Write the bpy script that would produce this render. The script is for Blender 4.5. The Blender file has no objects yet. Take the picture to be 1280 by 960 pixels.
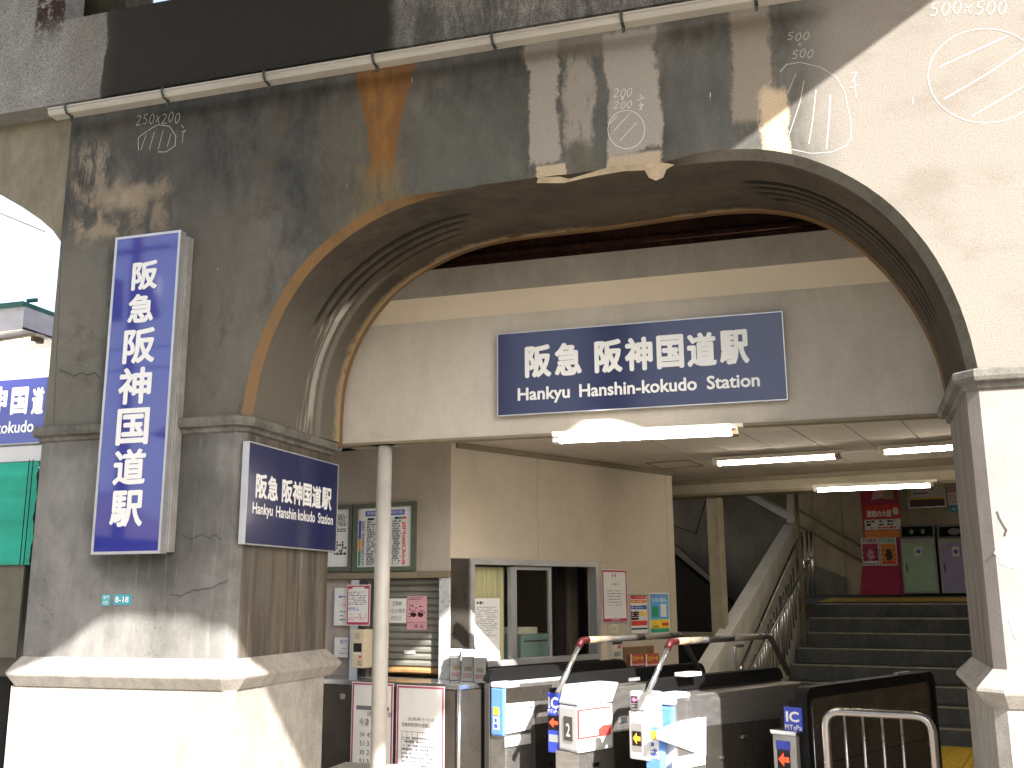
import bpy, bmesh, math, random
from math import sin, cos, radians as rad, pi
from mathutils import Vector, Matrix
random.seed(7)
SC = bpy.context.scene
COL = SC.collection
# ------------------------------------------------------------------ camera, world, sun, exposure
FPX = 1264.0; TILT = rad(11.83); ROLL = rad(-0.315); HEAD = rad(16.4); EYE = Vector((0, 0, 1.55))
_f = Vector((0, cos(TILT), sin(TILT))); _u0 = Vector((0, -sin(TILT), cos(TILT))); _r0 = Vector((1, 0, 0))
_r = _r0 * cos(ROLL) + _u0 * sin(ROLL); _u = -_r0 * sin(ROLL) + _u0 * cos(ROLL)
RZ = Matrix.Rotation(HEAD, 3, 'Z'); CF, CR, CU = RZ @ _f, RZ @ _r, RZ @ _u
cd = bpy.data.cameras.new('camera'); cam = bpy.data.objects.new('camera', cd); COL.objects.link(cam)
m3 = Matrix((CR, CU, -CF)).transposed(); cam.matrix_world = Matrix.Translation(EYE) @ m3.to_4x4()
cd.sensor_fit = 'HORIZONTAL'; cd.sensor_width = 36.0; cd.lens = 36.0 * FPX / 1280.0; cd.clip_start = 0.05; cd.clip_end = 3000
SC.camera = cam
SUN = Vector((0.87, -1.0, 0.96)).normalized()          # towards the sun
el = math.asin(SUN.z); az = math.atan2(SUN.x, SUN.y)
W = bpy.data.worlds.new('World'); SC.world = W; W.use_nodes = True
wn = W.node_tree; bg = wn.nodes['Background']; sky = wn.nodes.new('ShaderNodeTexSky'); sky.sky_type = 'NISHITA'
sky.sun_disc = False; sky.sun_elevation = el; sky.sun_rotation = az; sky.dust_density = 3.0; sky.air_density = 1.0; sky.ozone_density = 1.0
hs = wn.nodes.new('ShaderNodeHueSaturation'); hs.inputs['Saturation'].default_value = 0.62
wn.links.new(sky.outputs[0], hs.inputs['Color']); wn.links.new(hs.outputs[0], bg.inputs['Color']); bg.inputs['Strength'].default_value = 0.078
sl = bpy.data.lights.new('sun', 'SUN'); sl.energy = 3.4; sl.angle = rad(0.45); sl.color = (1.0, 0.965, 0.915)
so = bpy.data.objects.new('sun', sl); COL.objects.link(so); so.rotation_euler = SUN.to_track_quat('Z', 'Y').to_euler(); so.location = SUN * 50
SC.view_settings.view_transform = 'Standard'; SC.view_settings.look = 'None'; SC.view_settings.exposure = 2.4; SC.view_settings.gamma = 1.0
SC.render.engine = 'CYCLES'; SC.cycles.max_bounces = 8; SC.cycles.diffuse_bounces = 5
SC.cycles.sample_clamp_indirect = 6.0; SC.cycles.caustics_reflective = False; SC.cycles.caustics_refractive = False

# ------------------------------------------------------------------ measuring helpers: rays of the solved camera meet real planes
def ray(x, y): return (CR * (x - 640) + CU * (480 - y) + CF * FPX).normalized()
def hitZ(x, y, z): v = ray(x, y); return EYE + v * ((z - EYE.z) / v.z)
class PL:
    """upright plane through (px,py); u runs along it, w comes out of it"""
    def __init__(s, x, y, a):
        s.p = Vector((x, y, 0)); s.a = rad(a); s.U = Vector((cos(s.a), sin(s.a), 0)); s.W = Vector((sin(s.a), -cos(s.a), 0))
    def pt(s, u, z, w=0): return s.p + s.U * u + s.W * w + Vector((0, 0, z))
    def uz(s, x, y, w=0):
        v = ray(x, y); o = s.p + s.W * w; P = EYE + v * ((o - EYE).dot(s.W) / v.dot(s.W)); return ((P - s.p).dot(s.U), P.z)
    def rect(s, x0, y0, x1, y1, w=0):
        ym = (y0 + y1) / 2; xm = (x0 + x1) / 2
        u0 = s.uz(x0, ym, w)[0]; u1 = s.uz(x1, ym, w)[0]; z1 = s.uz(xm, y0, w)[1]; z0 = s.uz(xm, y1, w)[1]
        return (u0, z0, u1, z1)
    def poly(s, pts, w=0): return [s.uz(x, y, w) for x, y in pts]
    def off(s, w):
        q = s.p + s.W * w; r = PL(q.x, q.y, 0); r.a = s.a; r.U = s.U.copy(); r.W = s.W.copy(); return r
def R4(r): u0, z0, u1, z1 = r; return [(u0, z0), (u1, z0), (u1, z1), (u0, z1)]

# ------------------------------------------------------------------ node language
class X:
    def __init__(s, nt, v): s.nt = nt; s.v = v
    def _op(s, op, o, swap=False):
        n = s.nt.nodes.new('ShaderNodeMath'); n.operation = op
        a, b = (o, s) if swap else (s, o)
        for i, q in enumerate((a, b)):
            if q is None: continue
            if isinstance(q, X): s.nt.links.new(q.v, n.inputs[i])
            else: n.inputs[i].default_value = float(q)
        return X(s.nt, n.outputs[0])
    def __add__(s, o): return s._op('ADD', o)
    __radd__ = __add__
    def __sub__(s, o): return s._op('SUBTRACT', o)
    def __rsub__(s, o): return s._op('SUBTRACT', o, True)
    def __mul__(s, o): return s._op('MULTIPLY', o)
    __rmul__ = __mul__
    def max(s, o): return s._op('MAXIMUM', o)
    def min(s, o): return s._op('MINIMUM', o)
    def abs(s): return s._op('ABSOLUTE', None)
    def smooth(s, e0, e1, t0=0.0, t1=1.0):
        n = s.nt.nodes.new('ShaderNodeMapRange'); n.interpolation_type = 'SMOOTHSTEP'
        s.nt.links.new(s.v, n.inputs['Value'])
        for k, q in zip(('From Min', 'From Max', 'To Min', 'To Max'), (e0, e1, t0, t1)): n.inputs[k].default_value = q
        return X(s.nt, n.outputs[0])
class Mat:
    def __init__(s, name, rough=0.8, metal=0.0, spec=0.3, space='Object'):
        s.m = bpy.data.materials.new(name); s.m.use_nodes = True; s.nt = s.m.node_tree; s.b = s.nt.nodes['Principled BSDF']
        s.b.inputs['Roughness'].default_value = rough; s.b.inputs['Metallic'].default_value = metal; s.b.inputs['Specular IOR Level'].default_value = spec
        tc = s.nt.nodes.new('ShaderNodeTexCoord'); s.co = tc.outputs[space]; s.uvco = tc.outputs['UV']
        sp = s.nt.nodes.new('ShaderNodeSeparateXYZ'); s.nt.links.new(s.co, sp.inputs[0]); s.x, s.y, s.z = [X(s.nt, o) for o in sp.outputs]
    def uv(s):
        sp = s.nt.nodes.new('ShaderNodeSeparateXYZ'); s.nt.links.new(s.uvco, sp.inputs[0]); return X(s.nt, sp.outputs[0]), X(s.nt, sp.outputs[1])
    def noise(s, scale, detail=4, rough=0.55, stretch=(1, 1, 1), dist=0.0):
        mp = s.nt.nodes.new('ShaderNodeMapping'); s.nt.links.new(s.co, mp.inputs[0]); mp.inputs['Scale'].default_value = stretch
        n = s.nt.nodes.new('ShaderNodeTexNoise'); s.nt.links.new(mp.outputs[0], n.inputs['Vector'])
        n.inputs['Scale'].default_value = scale; n.inputs['Detail'].default_value = detail; n.inputs['Roughness'].default_value = rough; n.inputs['Distortion'].default_value = dist
        return X(s.nt, n.outputs['Fac'])
    def voro(s, scale, feature='DISTANCE_TO_EDGE'):
        n = s.nt.nodes.new('ShaderNodeTexVoronoi'); n.feature = feature; n.inputs['Scale'].default_value = scale; s.nt.links.new(s.co, n.inputs['Vector'])
        return X(s.nt, n.outputs['Distance'])
    def mix(s, fac, a, b):
        n = s.nt.nodes.new('ShaderNodeMix'); n.data_type = 'RGBA'
        if isinstance(fac, X): s.nt.links.new(fac.v, n.inputs['Factor'])
        else: n.inputs['Factor'].default_value = fac
        for k, q in (('A', a), ('B', b)):
            i = [x for x in n.inputs if x.name == k and x.type == 'RGBA'][0]
            if isinstance(q, tuple): i.default_value = (*q[:3], 1)
            else: s.nt.links.new(q, i)
        return [o for o in n.outputs if o.type == 'RGBA'][0]
    def scale(s, col, f):      # multiply a colour by a grey factor
        n = s.nt.nodes.new('ShaderNodeVectorMath'); n.operation = 'SCALE'
        if isinstance(col, tuple): n.inputs[0].default_value = col[:3]
        else: s.nt.links.new(col, n.inputs[0])
        s.nt.links.new(f.v, n.inputs['Scale']); return n.outputs[0]
    def color(s, c):
        if isinstance(c, tuple): s.b.inputs['Base Color'].default_value = (*c[:3], 1)
        else: s.nt.links.new(c, s.b.inputs['Base Color'])
    def bump(s, h, strength=0.4, dist=0.01):
        n = s.nt.nodes.new('ShaderNodeBump'); n.inputs['Strength'].default_value = strength; n.inputs['Distance'].default_value = dist
        s.nt.links.new(h.v, n.inputs['Height']); s.nt.links.new(n.outputs[0], s.b.inputs['Normal'])
    def box(s, ax, az, x0, x1, z0, z1, sx, sz):   # soft rectangle mask
        a = ax.smooth(x0 - sx, x0 + sx) * (1 - ax.smooth(x1 - sx, x1 + sx))
        return a * (az.smooth(z0 - sz, z0 + sz) * (1 - az.smooth(z1 - sz, z1 + sz)))
def srgb(r, g, b):
    f = lambda c: c / 12.92 if c <= 0.04045 else ((c + 0.055) / 1.055) ** 2.4
    return (f(r / 255), f(g / 255), f(b / 255))
def plain(name, col, rough=0.6, metal=0.0, var=0.12, scale=6.0, spec=0.3, bump=0.0, streak=(1, 1, 1), alpha=None):
    M = Mat(name, rough, metal, spec); n = M.noise(scale, 5, 0.6, streak)
    M.color(M.scale(col, n.smooth(0.25, 0.75, 1 - var, 1 + var)))
    rr = M.noise(scale * 2.3, 3); r2 = rr.smooth(0.2, 0.8, max(rough - 0.08, 0.02), min(rough + 0.1, 1)); M.nt.links.new(r2.v, M.b.inputs['Roughness'])
    if bump: M.bump(M.noise(scale * 14, 4), bump, 0.004)
    return M.m
_pc = {}
def plain_cache(nm, col, **k):
    if nm not in _pc: _pc[nm] = plain(nm, col, **k)
    return _pc[nm]
def emit(name, col, st):
    M = Mat(name, 0.4); M.color(col); M.b.inputs['Emission Color'].default_value = (*col, 1); M.b.inputs['Emission Strength'].default_value = st; return M.m
def concrete(name, base, dark, speck=0.25, vscale=1.6, rough=0.9, stains=None, bump=0.35, grit=120.0, fine=0.12):
    M = Mat(name, rough, 0, 0.2)
    big = M.noise(vscale, 7, 0.62, (1, 1, 0.55), 0.6); mid = M.noise(vscale * 7, 6, 0.7, (1, 1, 0.5)); fin = M.noise(grit, 3, 0.8)
    c = M.mix(big.smooth(0.36, 0.68), base, dark)
    c = M.scale(c, mid.smooth(0.2, 0.8, 1 - speck, 1 + speck))
    if stains: c = stains(M, c)
    c = M.scale(c, fin.smooth(0.25, 0.75, 1 - fine, 1 + fine))
    M.color(c); M.bump(mid * 0.5 + fin * 0.5 + big * 0.8, bump, 0.012); return M.m

# ------------------------------------------------------------------ objects
WM = {}
def thing(name, label, cat, loc=(0, 0, 0), rz=0.0, group=None):
    o = bpy.data.objects.new(name, None); COL.objects.link(o); o.location = loc; o.rotation_euler = (0, 0, rz); o.empty_display_size = 0.1
    o['label'] = label; o['category'] = cat
    if group: o['group'] = group
    WM[o.name] = Matrix.Translation(Vector(loc)) @ Matrix.Rotation(rz, 4, 'Z'); return o
def tag(o, label=None, cat=None, group=None, kind=None):
    if label: o['label'] = label
    if cat: o['category'] = cat
    if group: o['group'] = group
    if kind: o['kind'] = kind
    return o
def mk(name, verts, faces, mat, parent=None, bevel=0, smooth=False, uvs=None, seg=2, tri=False):
    w = WM.get(parent.name) if parent else Matrix.Identity(4)
    inv = w.inverted(); me = bpy.data.meshes.new(name)
    me.from_pydata([inv @ Vector(v) for v in verts], [], faces)
    bm = bmesh.new(); bm.from_mesh(me)
    if uvs is not None:
        ul = bm.loops.layers.uv.new('UVMap'); bm.verts.ensure_lookup_table()
        for f in bm.faces:
            for l in f.loops: l[ul].uv = uvs[l.vert.index]
    bmesh.ops.recalc_face_normals(bm, faces=bm.faces)
    if bevel:
        es = [e for e in bm.edges if len(e.link_faces) == 2 and e.calc_face_angle(0) > 0.5]
        bmesh.ops.bevel(bm, geom=es, offset=bevel, segments=seg, affect='EDGES', profile=0.6, clamp_overlap=True)
    if tri: bmesh.ops.triangulate(bm, faces=bm.faces)
    bm.to_mesh(me); bm.free()
    if smooth:
        for p in me.polygons: p.use_smooth = True
    me.materials.append(mat)
    o = bpy.data.objects.new(name, me); COL.objects.link(o)
    if parent: o.parent = parent
    WM[o.name] = w; return o
def prism(pts0, pts1):
    n = len(pts0); v = list(pts0) + list(pts1)
    f = [tuple(range(n))[::-1], tuple(range(n, 2 * n))] + [(i, (i + 1) % n, (i + 1) % n + n, i + n) for i in range(n)]
    return v, f
def slab(name, parent, pl, poly, w0, w1, mat, bevel=0, **k):
    v, f = prism([pl.pt(u, z, w0) for u, z in poly], [pl.pt(u, z, w1) for u, z in poly]); return mk(name, v, f, mat, parent, bevel, **k)
def box(name, parent, x0, x1, y0, y1, z0, z1, mat, bevel=0, M=None, **k):
    v, f = prism([(x0, y0, z0), (x1, y0, z0), (x1, y1, z0), (x0, y1, z0)], [(x0, y0, z1), (x1, y0, z1), (x1, y1, z1), (x0, y1, z1)])
    if M is not None: v = [M @ Vector(q) for q in v]
    return mk(name, v, f, mat, parent, bevel, **k)
def multi(name, parent, pieces, mat, bevel=0):     # several prisms that are one part
    V, F = [], []
    for v, f in pieces:
        n = len(V); V += list(v); F += [tuple(i + n for i in q) for q in f]
    return mk(name, V, F, mat, parent, bevel)
def pslab(pl, poly, w0, w1): return prism([pl.pt(u, z, w0) for u, z in poly], [pl.pt(u, z, w1) for u, z in poly])
def frame_pieces(pl, r, t, w0, w1):
    u0, z0, u1, z1 = r
    return [pslab(pl, R4(q), w0, w1) for q in ((u0, z0, u1, z0 + t), (u0, z1 - t, u1, z1), (u0, z0 + t, u0 + t, z1 - t), (u1 - t, z0 + t, u1, z1 - t))]
def fillet(path, r, n=5):
    out = [Vector(path[0])]
    for a, b, c in zip(path, path[1:], path[2:]):
        a, b, c = Vector(a), Vector(b), Vector(c); d1 = (a - b).normalized(); d2 = (c - b).normalized()
        rr = min(r, (a - b).length * .45, (c - b).length * .45); p, q = b + d1 * rr, b + d2 * rr
        for i in range(n + 1):
            t = i / n; out.append(p * (1 - t) ** 2 + b * 2 * t * (1 - t) + q * t * t)
    out.append(Vector(path[-1])); return out
def tube_vf(path, r, seg=12, cap=True):
    path = [Vector(p) for p in path]; V, F = [], []; n = len(path); prev = None
    for i, p in enumerate(path):
        t = ((path[min(i + 1, n - 1)] - path[max(i - 1, 0)])).normalized()
        if prev is None:
            a = Vector((0, 0, 1)) if abs(t.z) < 0.9 else Vector((1, 0, 0)); s = t.cross(a).normalized()
        else: s = (prev - t * prev.dot(t)).normalized()
        prev = s; q = t.cross(s)
        for k in range(seg):
            an = 2 * pi * k / seg; V.append(p + (s * cos(an) + q * sin(an)) * r)
    for i in range(n - 1):
        for k in range(seg): F.append((i * seg + k, i * seg + (k + 1) % seg, (i + 1) * seg + (k + 1) % seg, (i + 1) * seg + k))
    if cap: F.append(tuple(range(seg))[::-1]); F.append(tuple(range((n - 1) * seg, n * seg)))
    return V, F
def tube(name, parent, path, r, mat, seg=12):
    v, f = tube_vf(path, r, seg); o = mk(name, v, f, mat, parent)
    for p in o.data.polygons: p.use_smooth = len(p.vertices) == 4
    return o
def copy_tree(o, **kw):
    c = o.copy(); COL.objects.link(c)
    WM[c.name] = WM[o.name]
    for k, v in kw.items(): c[k] = v
    for ch in [q for q in COL.objects if q.parent == o]:
        d = copy_tree(ch); d.parent = c
    return c
def offset_path(path, d, closed):
    n = len(path); out = []
    for i in range(n):
        if closed: a, b, c = path[i - 1], path[i], path[(i + 1) % n]
        else: a, b, c = path[max(i - 1, 0)], path[i], path[min(i + 1, n - 1)]
        a, b, c = Vector(a), Vector(b), Vector(c); ns = []
        for p, q in ((a, b), (b, c)):
            e = q - p
            if e.length > 1e-6: e.normalize(); ns.append(Vector((e.y, -e.x)))
        if len(ns) == 1: out.append(b + ns[0] * d)
        else:
            s = (ns[0] + ns[1]).normalized(); out.append(b + s * (d / max(s.dot(ns[0]), .3)))
    return out
def shell(name, parent, path, prof, mat, closed=True, smooth=False):     # path counter-clockwise, outward to the right of travel
    n = len(path); V, F = [], []
    for o_, z in prof: V += [(p.x, p.y, z) for p in offset_path(path, o_, closed)]
    m = n if closed else n - 1
    for j in range(len(prof) - 1):
        for i in range(m): F.append((j * n + i, j * n + (i + 1) % n, (j + 1) * n + (i + 1) % n, (j + 1) * n + i))
    if closed: F.append(tuple(range(n))[::-1]); F.append(tuple(range((len(prof) - 1) * n, len(prof) * n)))
    return mk(name, V, F, mat, parent)
_glyph = {}
def glyphs(s, space=1.0):
    key = (s, space)
    if key not in _glyph:
        c = bpy.data.curves.new('lettering', 'FONT'); c.body = s; c.size = 1; c.resolution_u = 3; c.space_character = space
        o = bpy.data.objects.new('lettering', c); COL.objects.link(o); bpy.context.view_layer.update()
        me = bpy.data.meshes.new_from_object(o.evaluated_get(bpy.context.evaluated_depsgraph_get()))
        V = [v.co.copy() for v in me.vertices]; F = [tuple(p.vertices) for p in me.polygons]
        bpy.data.objects.remove(o); bpy.data.curves.remove(c); bpy.data.meshes.remove(me)
        x0, x1 = min(v.x for v in V), max(v.x for v in V); y0, y1 = min(v.y for v in V), max(v.y for v in V)
        _glyph[key] = ([((v.x - x0) / (x1 - x0), (v.y - y0) / (y1 - y0)) for v in V], F)
    return _glyph[key]
def letters(name, parent, pl, s, r, w, mat, bold=0.0, space=1.0):
    """flat print: the string s stretched into rect r on plane pl, w off the surface; bold = stroke growth in metres"""
    g, F = glyphs(s, space); u0, z0, u1, z1 = r; V, FF = [], []
    sh = [(0, 0)] + ([(cos(2 * pi * k / 8) * bold, sin(2 * pi * k / 8) * bold) for k in range(8)] if bold else [])
    u0 += bold; z0 += bold; u1 -= bold; z1 -= bold
    for i, (du, dz) in enumerate(sh):
        n = len(V); V += [pl.pt(u0 + a * (u1 - u0) + du, z0 + b * (z1 - z0) + dz, w + i * 0.00012) for a, b in g]
        FF += [tuple(q + n for q in f) for f in F]
    me = mk(name, V, FF, mat, parent); return me
def dashes(name, parent, pl, r, rows, mat, w, fill=0.8, word=0.02, hgt=0.5, seed=1, margin=0.0):
    """rows of small print too fine to read"""
    rd = random.Random(seed); u0, z0, u1, z1 = r; V, F = [], []; dz = (z1 - z0) / rows
    for i in range(rows):
        u = u0 + margin * rd.random(); zc = z1 - (i + .5) * dz; end = u1 - rd.random() * (u1 - u0) * .25
        while u < end:
            l = word * (0.4 + rd.random()); n = len(V); b = min(u + l, end)
            if rd.random() < fill:
                h = dz * hgt * .5 * (0.7 + .5 * rd.random())
                V += [pl.pt(u, zc - h, w), pl.pt(b, zc - h, w), pl.pt(b, zc + h, w), pl.pt(u, zc + h, w)]; F.append((n, n + 1, n + 2, n + 3))
            u += l + word * .25
    if len(F) == 2: F = F[:1]; V = V[:4]
    return mk(name, V, F, mat, parent) if F else None
def patch(name, parent, pl, r, mat, w, t=0.0008): return slab(name, parent, pl, R4(r), w - t, w, mat)
def sub(r, a, b, c, d):      # fraction rectangle: left, bottom, right, top
    u0, z0, u1, z1 = r; return (u0 + (u1 - u0) * a, z0 + (z1 - z0) * b, u0 + (u1 - u0) * c, z0 + (z1 - z0) * d)

# ------------------------------------------------------------------ planes of the place
YF = 5.26; YB = 6.52
FA = PL(0, YF, 0)                 # street face of the arch wall
BE = PL(0, YB, 0)                 # beam that carries the station sign
RV = PL(-3.22, 0, 90)             # reveal of the left pier (u = y)
CEIL = 2.76
C0 = hitZ(564, 552, CEIL)         # office corner
OL = PL(C0.x, C0.y, -12.3)        # office left wall
OW = PL(C0.x, C0.y, 61.4)         # office wall along the gates
def fx(x, y): return FA.uz(x, y)

# ------------------------------------------------------------------ materials
def stains_and_sun_arch(M, c):
    wa = M.noise(9, 6, 0.7, (1, 1, .35)) - .5; wb = M.noise(2.6, 4) - .5; gr = M.noise(14, 5, .75, (1, 1, .3))
    wc = M.noise(5, 3, .6, (1, 1, .45), .4) - .5; wd = M.noise(26, 5, .75) - .5
    ax = M.x + wa * .12 + wb * .10; az = M.z + wa * .22 + wb * .1
    sharp = M.x + wc * .16 + wa * .05 + wd * .075; zz = M.z + wa * .04
    zt0 = fx(480, 80)[1]; xr0 = fx(480, 120)[0]
    taper = (sharp - xr0) * ((zt0 - M.z) * 1.3 + .8) + xr0
    def B(x0, y0, x1, y1, sx=.02, sz=.05, X_=ax, Z_=az):
        a, b = fx(x0, (y0 + y1) / 2), fx(x1, (y0 + y1) / 2); t, d = fx((x0 + x1) / 2, y0), fx((x0 + x1) / 2, y1)
        return M.box(X_, Z_, a[0], b[0], d[1], t[1], sx, sz)
    warm = (.115, .098, .068); cream = (.34, .27, .19); grey = (.30, .275, .235); rust = (.22, .095, .022); pale = (.36, .32, .26); grey = (.29, .265, .23)
    c = M.mix(B(215, 250, 330, 560, .12, .25) * .6, c, (.14, .125, .10))
    c = M.mix(B(60, 310, 130, 560, .05, .2) * .75, c, (.17, .16, .13))
    c = M.mix(B(95, 225, 215, 300, .07, .07) * M.noise(7, 6, .62, (1, 1, .75), .5).smooth(.40, .62) * .9, c, (.27, .215, .155))
    c = M.mix(B(90, 180, 135, 240, .03, .06) * gr.smooth(.45, .58) * .8, c, (.27, .225, .17))
    c = M.mix(B(130, 232, 185, 262, .05, .04) * .5, c, cream)
    c = M.mix(M.noise(1.4, 6, .65, (1, 1, .8), .8).smooth(.52, .66) * .5, c, (.105, .092, .068))
    c = M.mix(M.noise(2.3, 6, .7, (1, 1, .7), .8).smooth(.55, .7) * .5, c, (.036, .037, .035))
    c = M.mix(B(170, 150, 260, 330, .1, .15) * .3, c, (.075, .075, .068))
    c = M.mix(B(395, 120, 520, 300, .12, .12) * .35, c, warm)
    c = M.mix(B(448, 60, 512, 225, .02, .06, taper) * gr.smooth(.2, .45) * .92, c, (.17, .08, .026))
    c = M.mix(B(458, 85, 495, 235, .03, .06, taper) * gr.smooth(.4, .6) * .6, c, (.26, .13, .04))
    c = M.mix(B(442, 205, 505, 285, .03, .05, sharp) * gr.smooth(.35, .55) * .65, c, (.15, .115, .055))
    c = M.mix(B(515, 130, 650, 240, .10, .12) * .5, c, (.105, .108, .09))
    c = M.mix(B(660, 40, 700, 205, .012, .02, sharp) * .9, c, grey)
    c = M.mix(B(672, 206, 706, 226, .008, .008, sharp, zz) * .9, c, (.42, .34, .24))
    c = M.mix(B(655, 30, 830, 66, .05, .03, sharp) * .7, c, (.21, .185, .15))
    c = M.mix(B(706, 70, 742, 178, .02, .05, sharp) * gr.smooth(.3, .5) * .9, c, (.26, .235, .20))
    c = M.mix(B(758, 40, 822, 190, .014, .02, sharp) * .92, c, grey)
    c = M.mix(B(762, 192, 826, 210, .01, .01, sharp, zz) * .9, c, (.38, .31, .22))
    c = M.mix(B(742, 70, 758, 200, .012, .04, sharp) * .6, c, (.075, .08, .075))
    c = M.mix(B(835, 70, 915, 190, .05, .1) * .5, c, (.08, .088, .085))
    c = M.mix(B(914, 5, 962, 150, .015, .03, sharp) * .8, c, (.24, .205, .165))
    c = M.mix(B(948, 110, 986, 198, .015, .03, sharp) * .9, c, (.46, .36, .24))
    lim = fx(985, 100)[0]
    c = M.mix(ax.smooth(lim - .05, lim + .3) * .9, c, (.20, .18, .155))  # right part lightened: sunlit tone put into the wall colour
    pt = M.noise(2.2, 6, .6, (1, 1, 1.6)); 
    c = M.mix(ax.smooth(lim, lim + .4) * pt.smooth(.5, .72) * .7, c, (.15, .13, .11))
    # hair cracks and white drips
    dr = M.noise(60, 2, .4, (1, 1, .12)); c = M.mix(dr.smooth(.755, .78) * .8 * (M.noise(3.1, 2).smooth(.5, .6)), c, (.6, .6, .56))
    return c
m_arch = concrete('arch wall concrete', (.104, .098, .084), (.048, .050, .047), .42, 1.1, stains=stains_and_sun_arch, bump=.42, fine=.22)
def stains_pier(M, c):
    gr = M.noise(5, 6, .7, (3, 3, .25)); low = M.z.smooth(2.4, 1.3); wv = M.noise(2.5, 4) - .5
    xw = M.x + wv * .25; zw = M.z + wv * .3
    c = M.mix(M.box(xw, zw, -3.95, -3.42, 1.75, 2.65, .14, .2) * .55, c, (.055, .055, .05))
    c = M.mix(M.box(xw, zw, -4.18, -3.62, 1.62, 1.83, .06, .07) * .6, c, (.05, .05, .048))
    c = M.mix(M.box(xw, zw, -4.7, -3.2, 2.42, 2.6, .3, .05) * .4, c, (.06, .055, .05))
    rv_ = M.x.smooth(-3.262, -3.235) * M.y.smooth(.04, .10); st_ = M.noise(2.6, 6, .6, (1, 3, .22), .3)
    c = M.mix(rv_ * .8, c, (.125, .098, .07)); c = M.mix(rv_ * st_.smooth(.45, .62) * .75, c, (.055, .048, .042)); c = M.mix(rv_ * (1 - st_.smooth(.33, .42)) * .6, c, (.21, .135, .07))
    c = M.mix(gr.smooth(.55, .72) * .45, c, (.30, .285, .26))
    c = M.mix(M.noise(1.1, 6, .7, (1, 1, 1.5)).smooth(.6, .68) * .45, c, (.10, .10, .09))
    vo = (M.noise(1.3, 7, .68) - .5).abs()
    c = M.mix((1 - vo.smooth(.0005, .0022)) * M.noise(1.9, 2).smooth(.56, .6) * .8, c, (.05, .045, .04))
    c = M.mix(M.x.smooth(.5, .7) * .7, c, (.34, .30, .26)); return c
m_pier = concrete('pier concrete', (.205, .198, .185), (.12, .116, .105), .2, 1.5, stains=stains_pier, bump=.45)
m_rend = concrete('right pier render', (.235, .212, .198), (.19, .172, .162), .1, 1.5, bump=.4, stains=lambda M, c: M.mix(M.y.smooth(.04, .09) * M.noise(4, 5, .7, (1, 3, .3)).smooth(.3, .6) * .8, c, (.10, .082, .066)))
m_mould = concrete('moulding concrete', (.165, .155, .135), (.10, .095, .08), .3, 3.0, bump=.6)
m_gran = concrete('granite', (.40, .37, .33), (.31, .285, .25), .18, 2.2, bump=.9, grit=260, fine=.45)
m_left = concrete('neighbour bay concrete', (.21, .185, .135), (.13, .115, .085), .2, 1.8, bump=.4)
def stains_par(M, c):
    wa = M.noise(3.5, 5, .6) - .5; x = M.x + wa * .10; z = M.z + wa * .15
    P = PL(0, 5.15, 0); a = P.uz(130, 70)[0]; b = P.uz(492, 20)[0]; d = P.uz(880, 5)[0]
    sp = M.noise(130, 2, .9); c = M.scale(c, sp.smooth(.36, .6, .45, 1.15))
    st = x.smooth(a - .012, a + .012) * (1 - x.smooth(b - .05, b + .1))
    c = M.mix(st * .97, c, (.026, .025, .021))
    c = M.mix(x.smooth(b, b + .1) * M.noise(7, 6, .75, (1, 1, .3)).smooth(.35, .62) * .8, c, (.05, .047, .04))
    r0, r1 = P.uz(44, 20)[0], P.uz(80, 20)[0]; zl = P.uz(60, 42)[1]
    ru = M.box(M.x + wa * .12, M.z + wa * .2, r0, r1, zl, 9, .02, .12) * M.noise(16, 5, .8).smooth(.40, .50)
    c = M.mix(ru * .95, c, (.035, .014, .010))
    c = M.mix(M.box(x, z, P.uz(85, 60)[0], a, 4.6, 5.6, .12, .2) * .35, c, (.16, .14, .11)); return c
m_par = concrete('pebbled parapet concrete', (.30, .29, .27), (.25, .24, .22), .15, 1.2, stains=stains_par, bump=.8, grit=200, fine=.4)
M = Mat('arch soffit concrete', .9, 0, .2); U_, V_ = M.uv()          # U: along the curve 0..1, V: front 0 .. back 1
big = M.noise(1.8, 6, .65); mid = M.noise(11, 6, .7); st = M.noise(5, 5, .6, (1, 1, 1))
c = M.mix(big.smooth(.35, .68), (.082, .064, .046), (.05, .042, .034)); c = M.scale(c, mid.smooth(.2, .8, .8, 1.2))
c = M.mix(U_.smooth(.22, .05) * .75, c, (.15, .135, .11))
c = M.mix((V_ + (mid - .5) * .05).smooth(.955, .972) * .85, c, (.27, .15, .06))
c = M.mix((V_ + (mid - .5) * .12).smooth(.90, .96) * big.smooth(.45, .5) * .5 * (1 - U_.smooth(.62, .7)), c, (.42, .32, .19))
rim = 1 - (V_ + (mid - .5) * .05).smooth(.03, .055)
c = M.mix(rim * (1 - U_.smooth(.30, .40)) * mid.smooth(.3, .6, .5, .95), c, (.18, .105, .045))
c = M.mix(rim * U_.smooth(.6, .66) * mid.smooth(.3, .6, .5, 1), c, (.13, .12, .10))
wh = M.box(V_ + (mid - .5) * .05, U_ + (mid - .5) * .04, .50, .66, .0, .17, .02, .02) * M.noise(5, 3, .5, (1, 9, .5)).smooth(.50, .56)
c = M.mix(wh * .5, c, (.42, .39, .34))
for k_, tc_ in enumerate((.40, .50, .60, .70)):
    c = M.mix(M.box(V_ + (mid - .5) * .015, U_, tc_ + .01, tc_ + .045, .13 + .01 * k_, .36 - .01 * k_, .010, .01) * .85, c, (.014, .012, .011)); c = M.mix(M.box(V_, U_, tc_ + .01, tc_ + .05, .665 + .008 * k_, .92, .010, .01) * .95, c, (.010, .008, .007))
c = M.mix(M.box(V_ + (mid - .5) * .03, U_, .60, .655, .02, .165, .012, .01) * .8, c, (.40, .37, .33))
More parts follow.
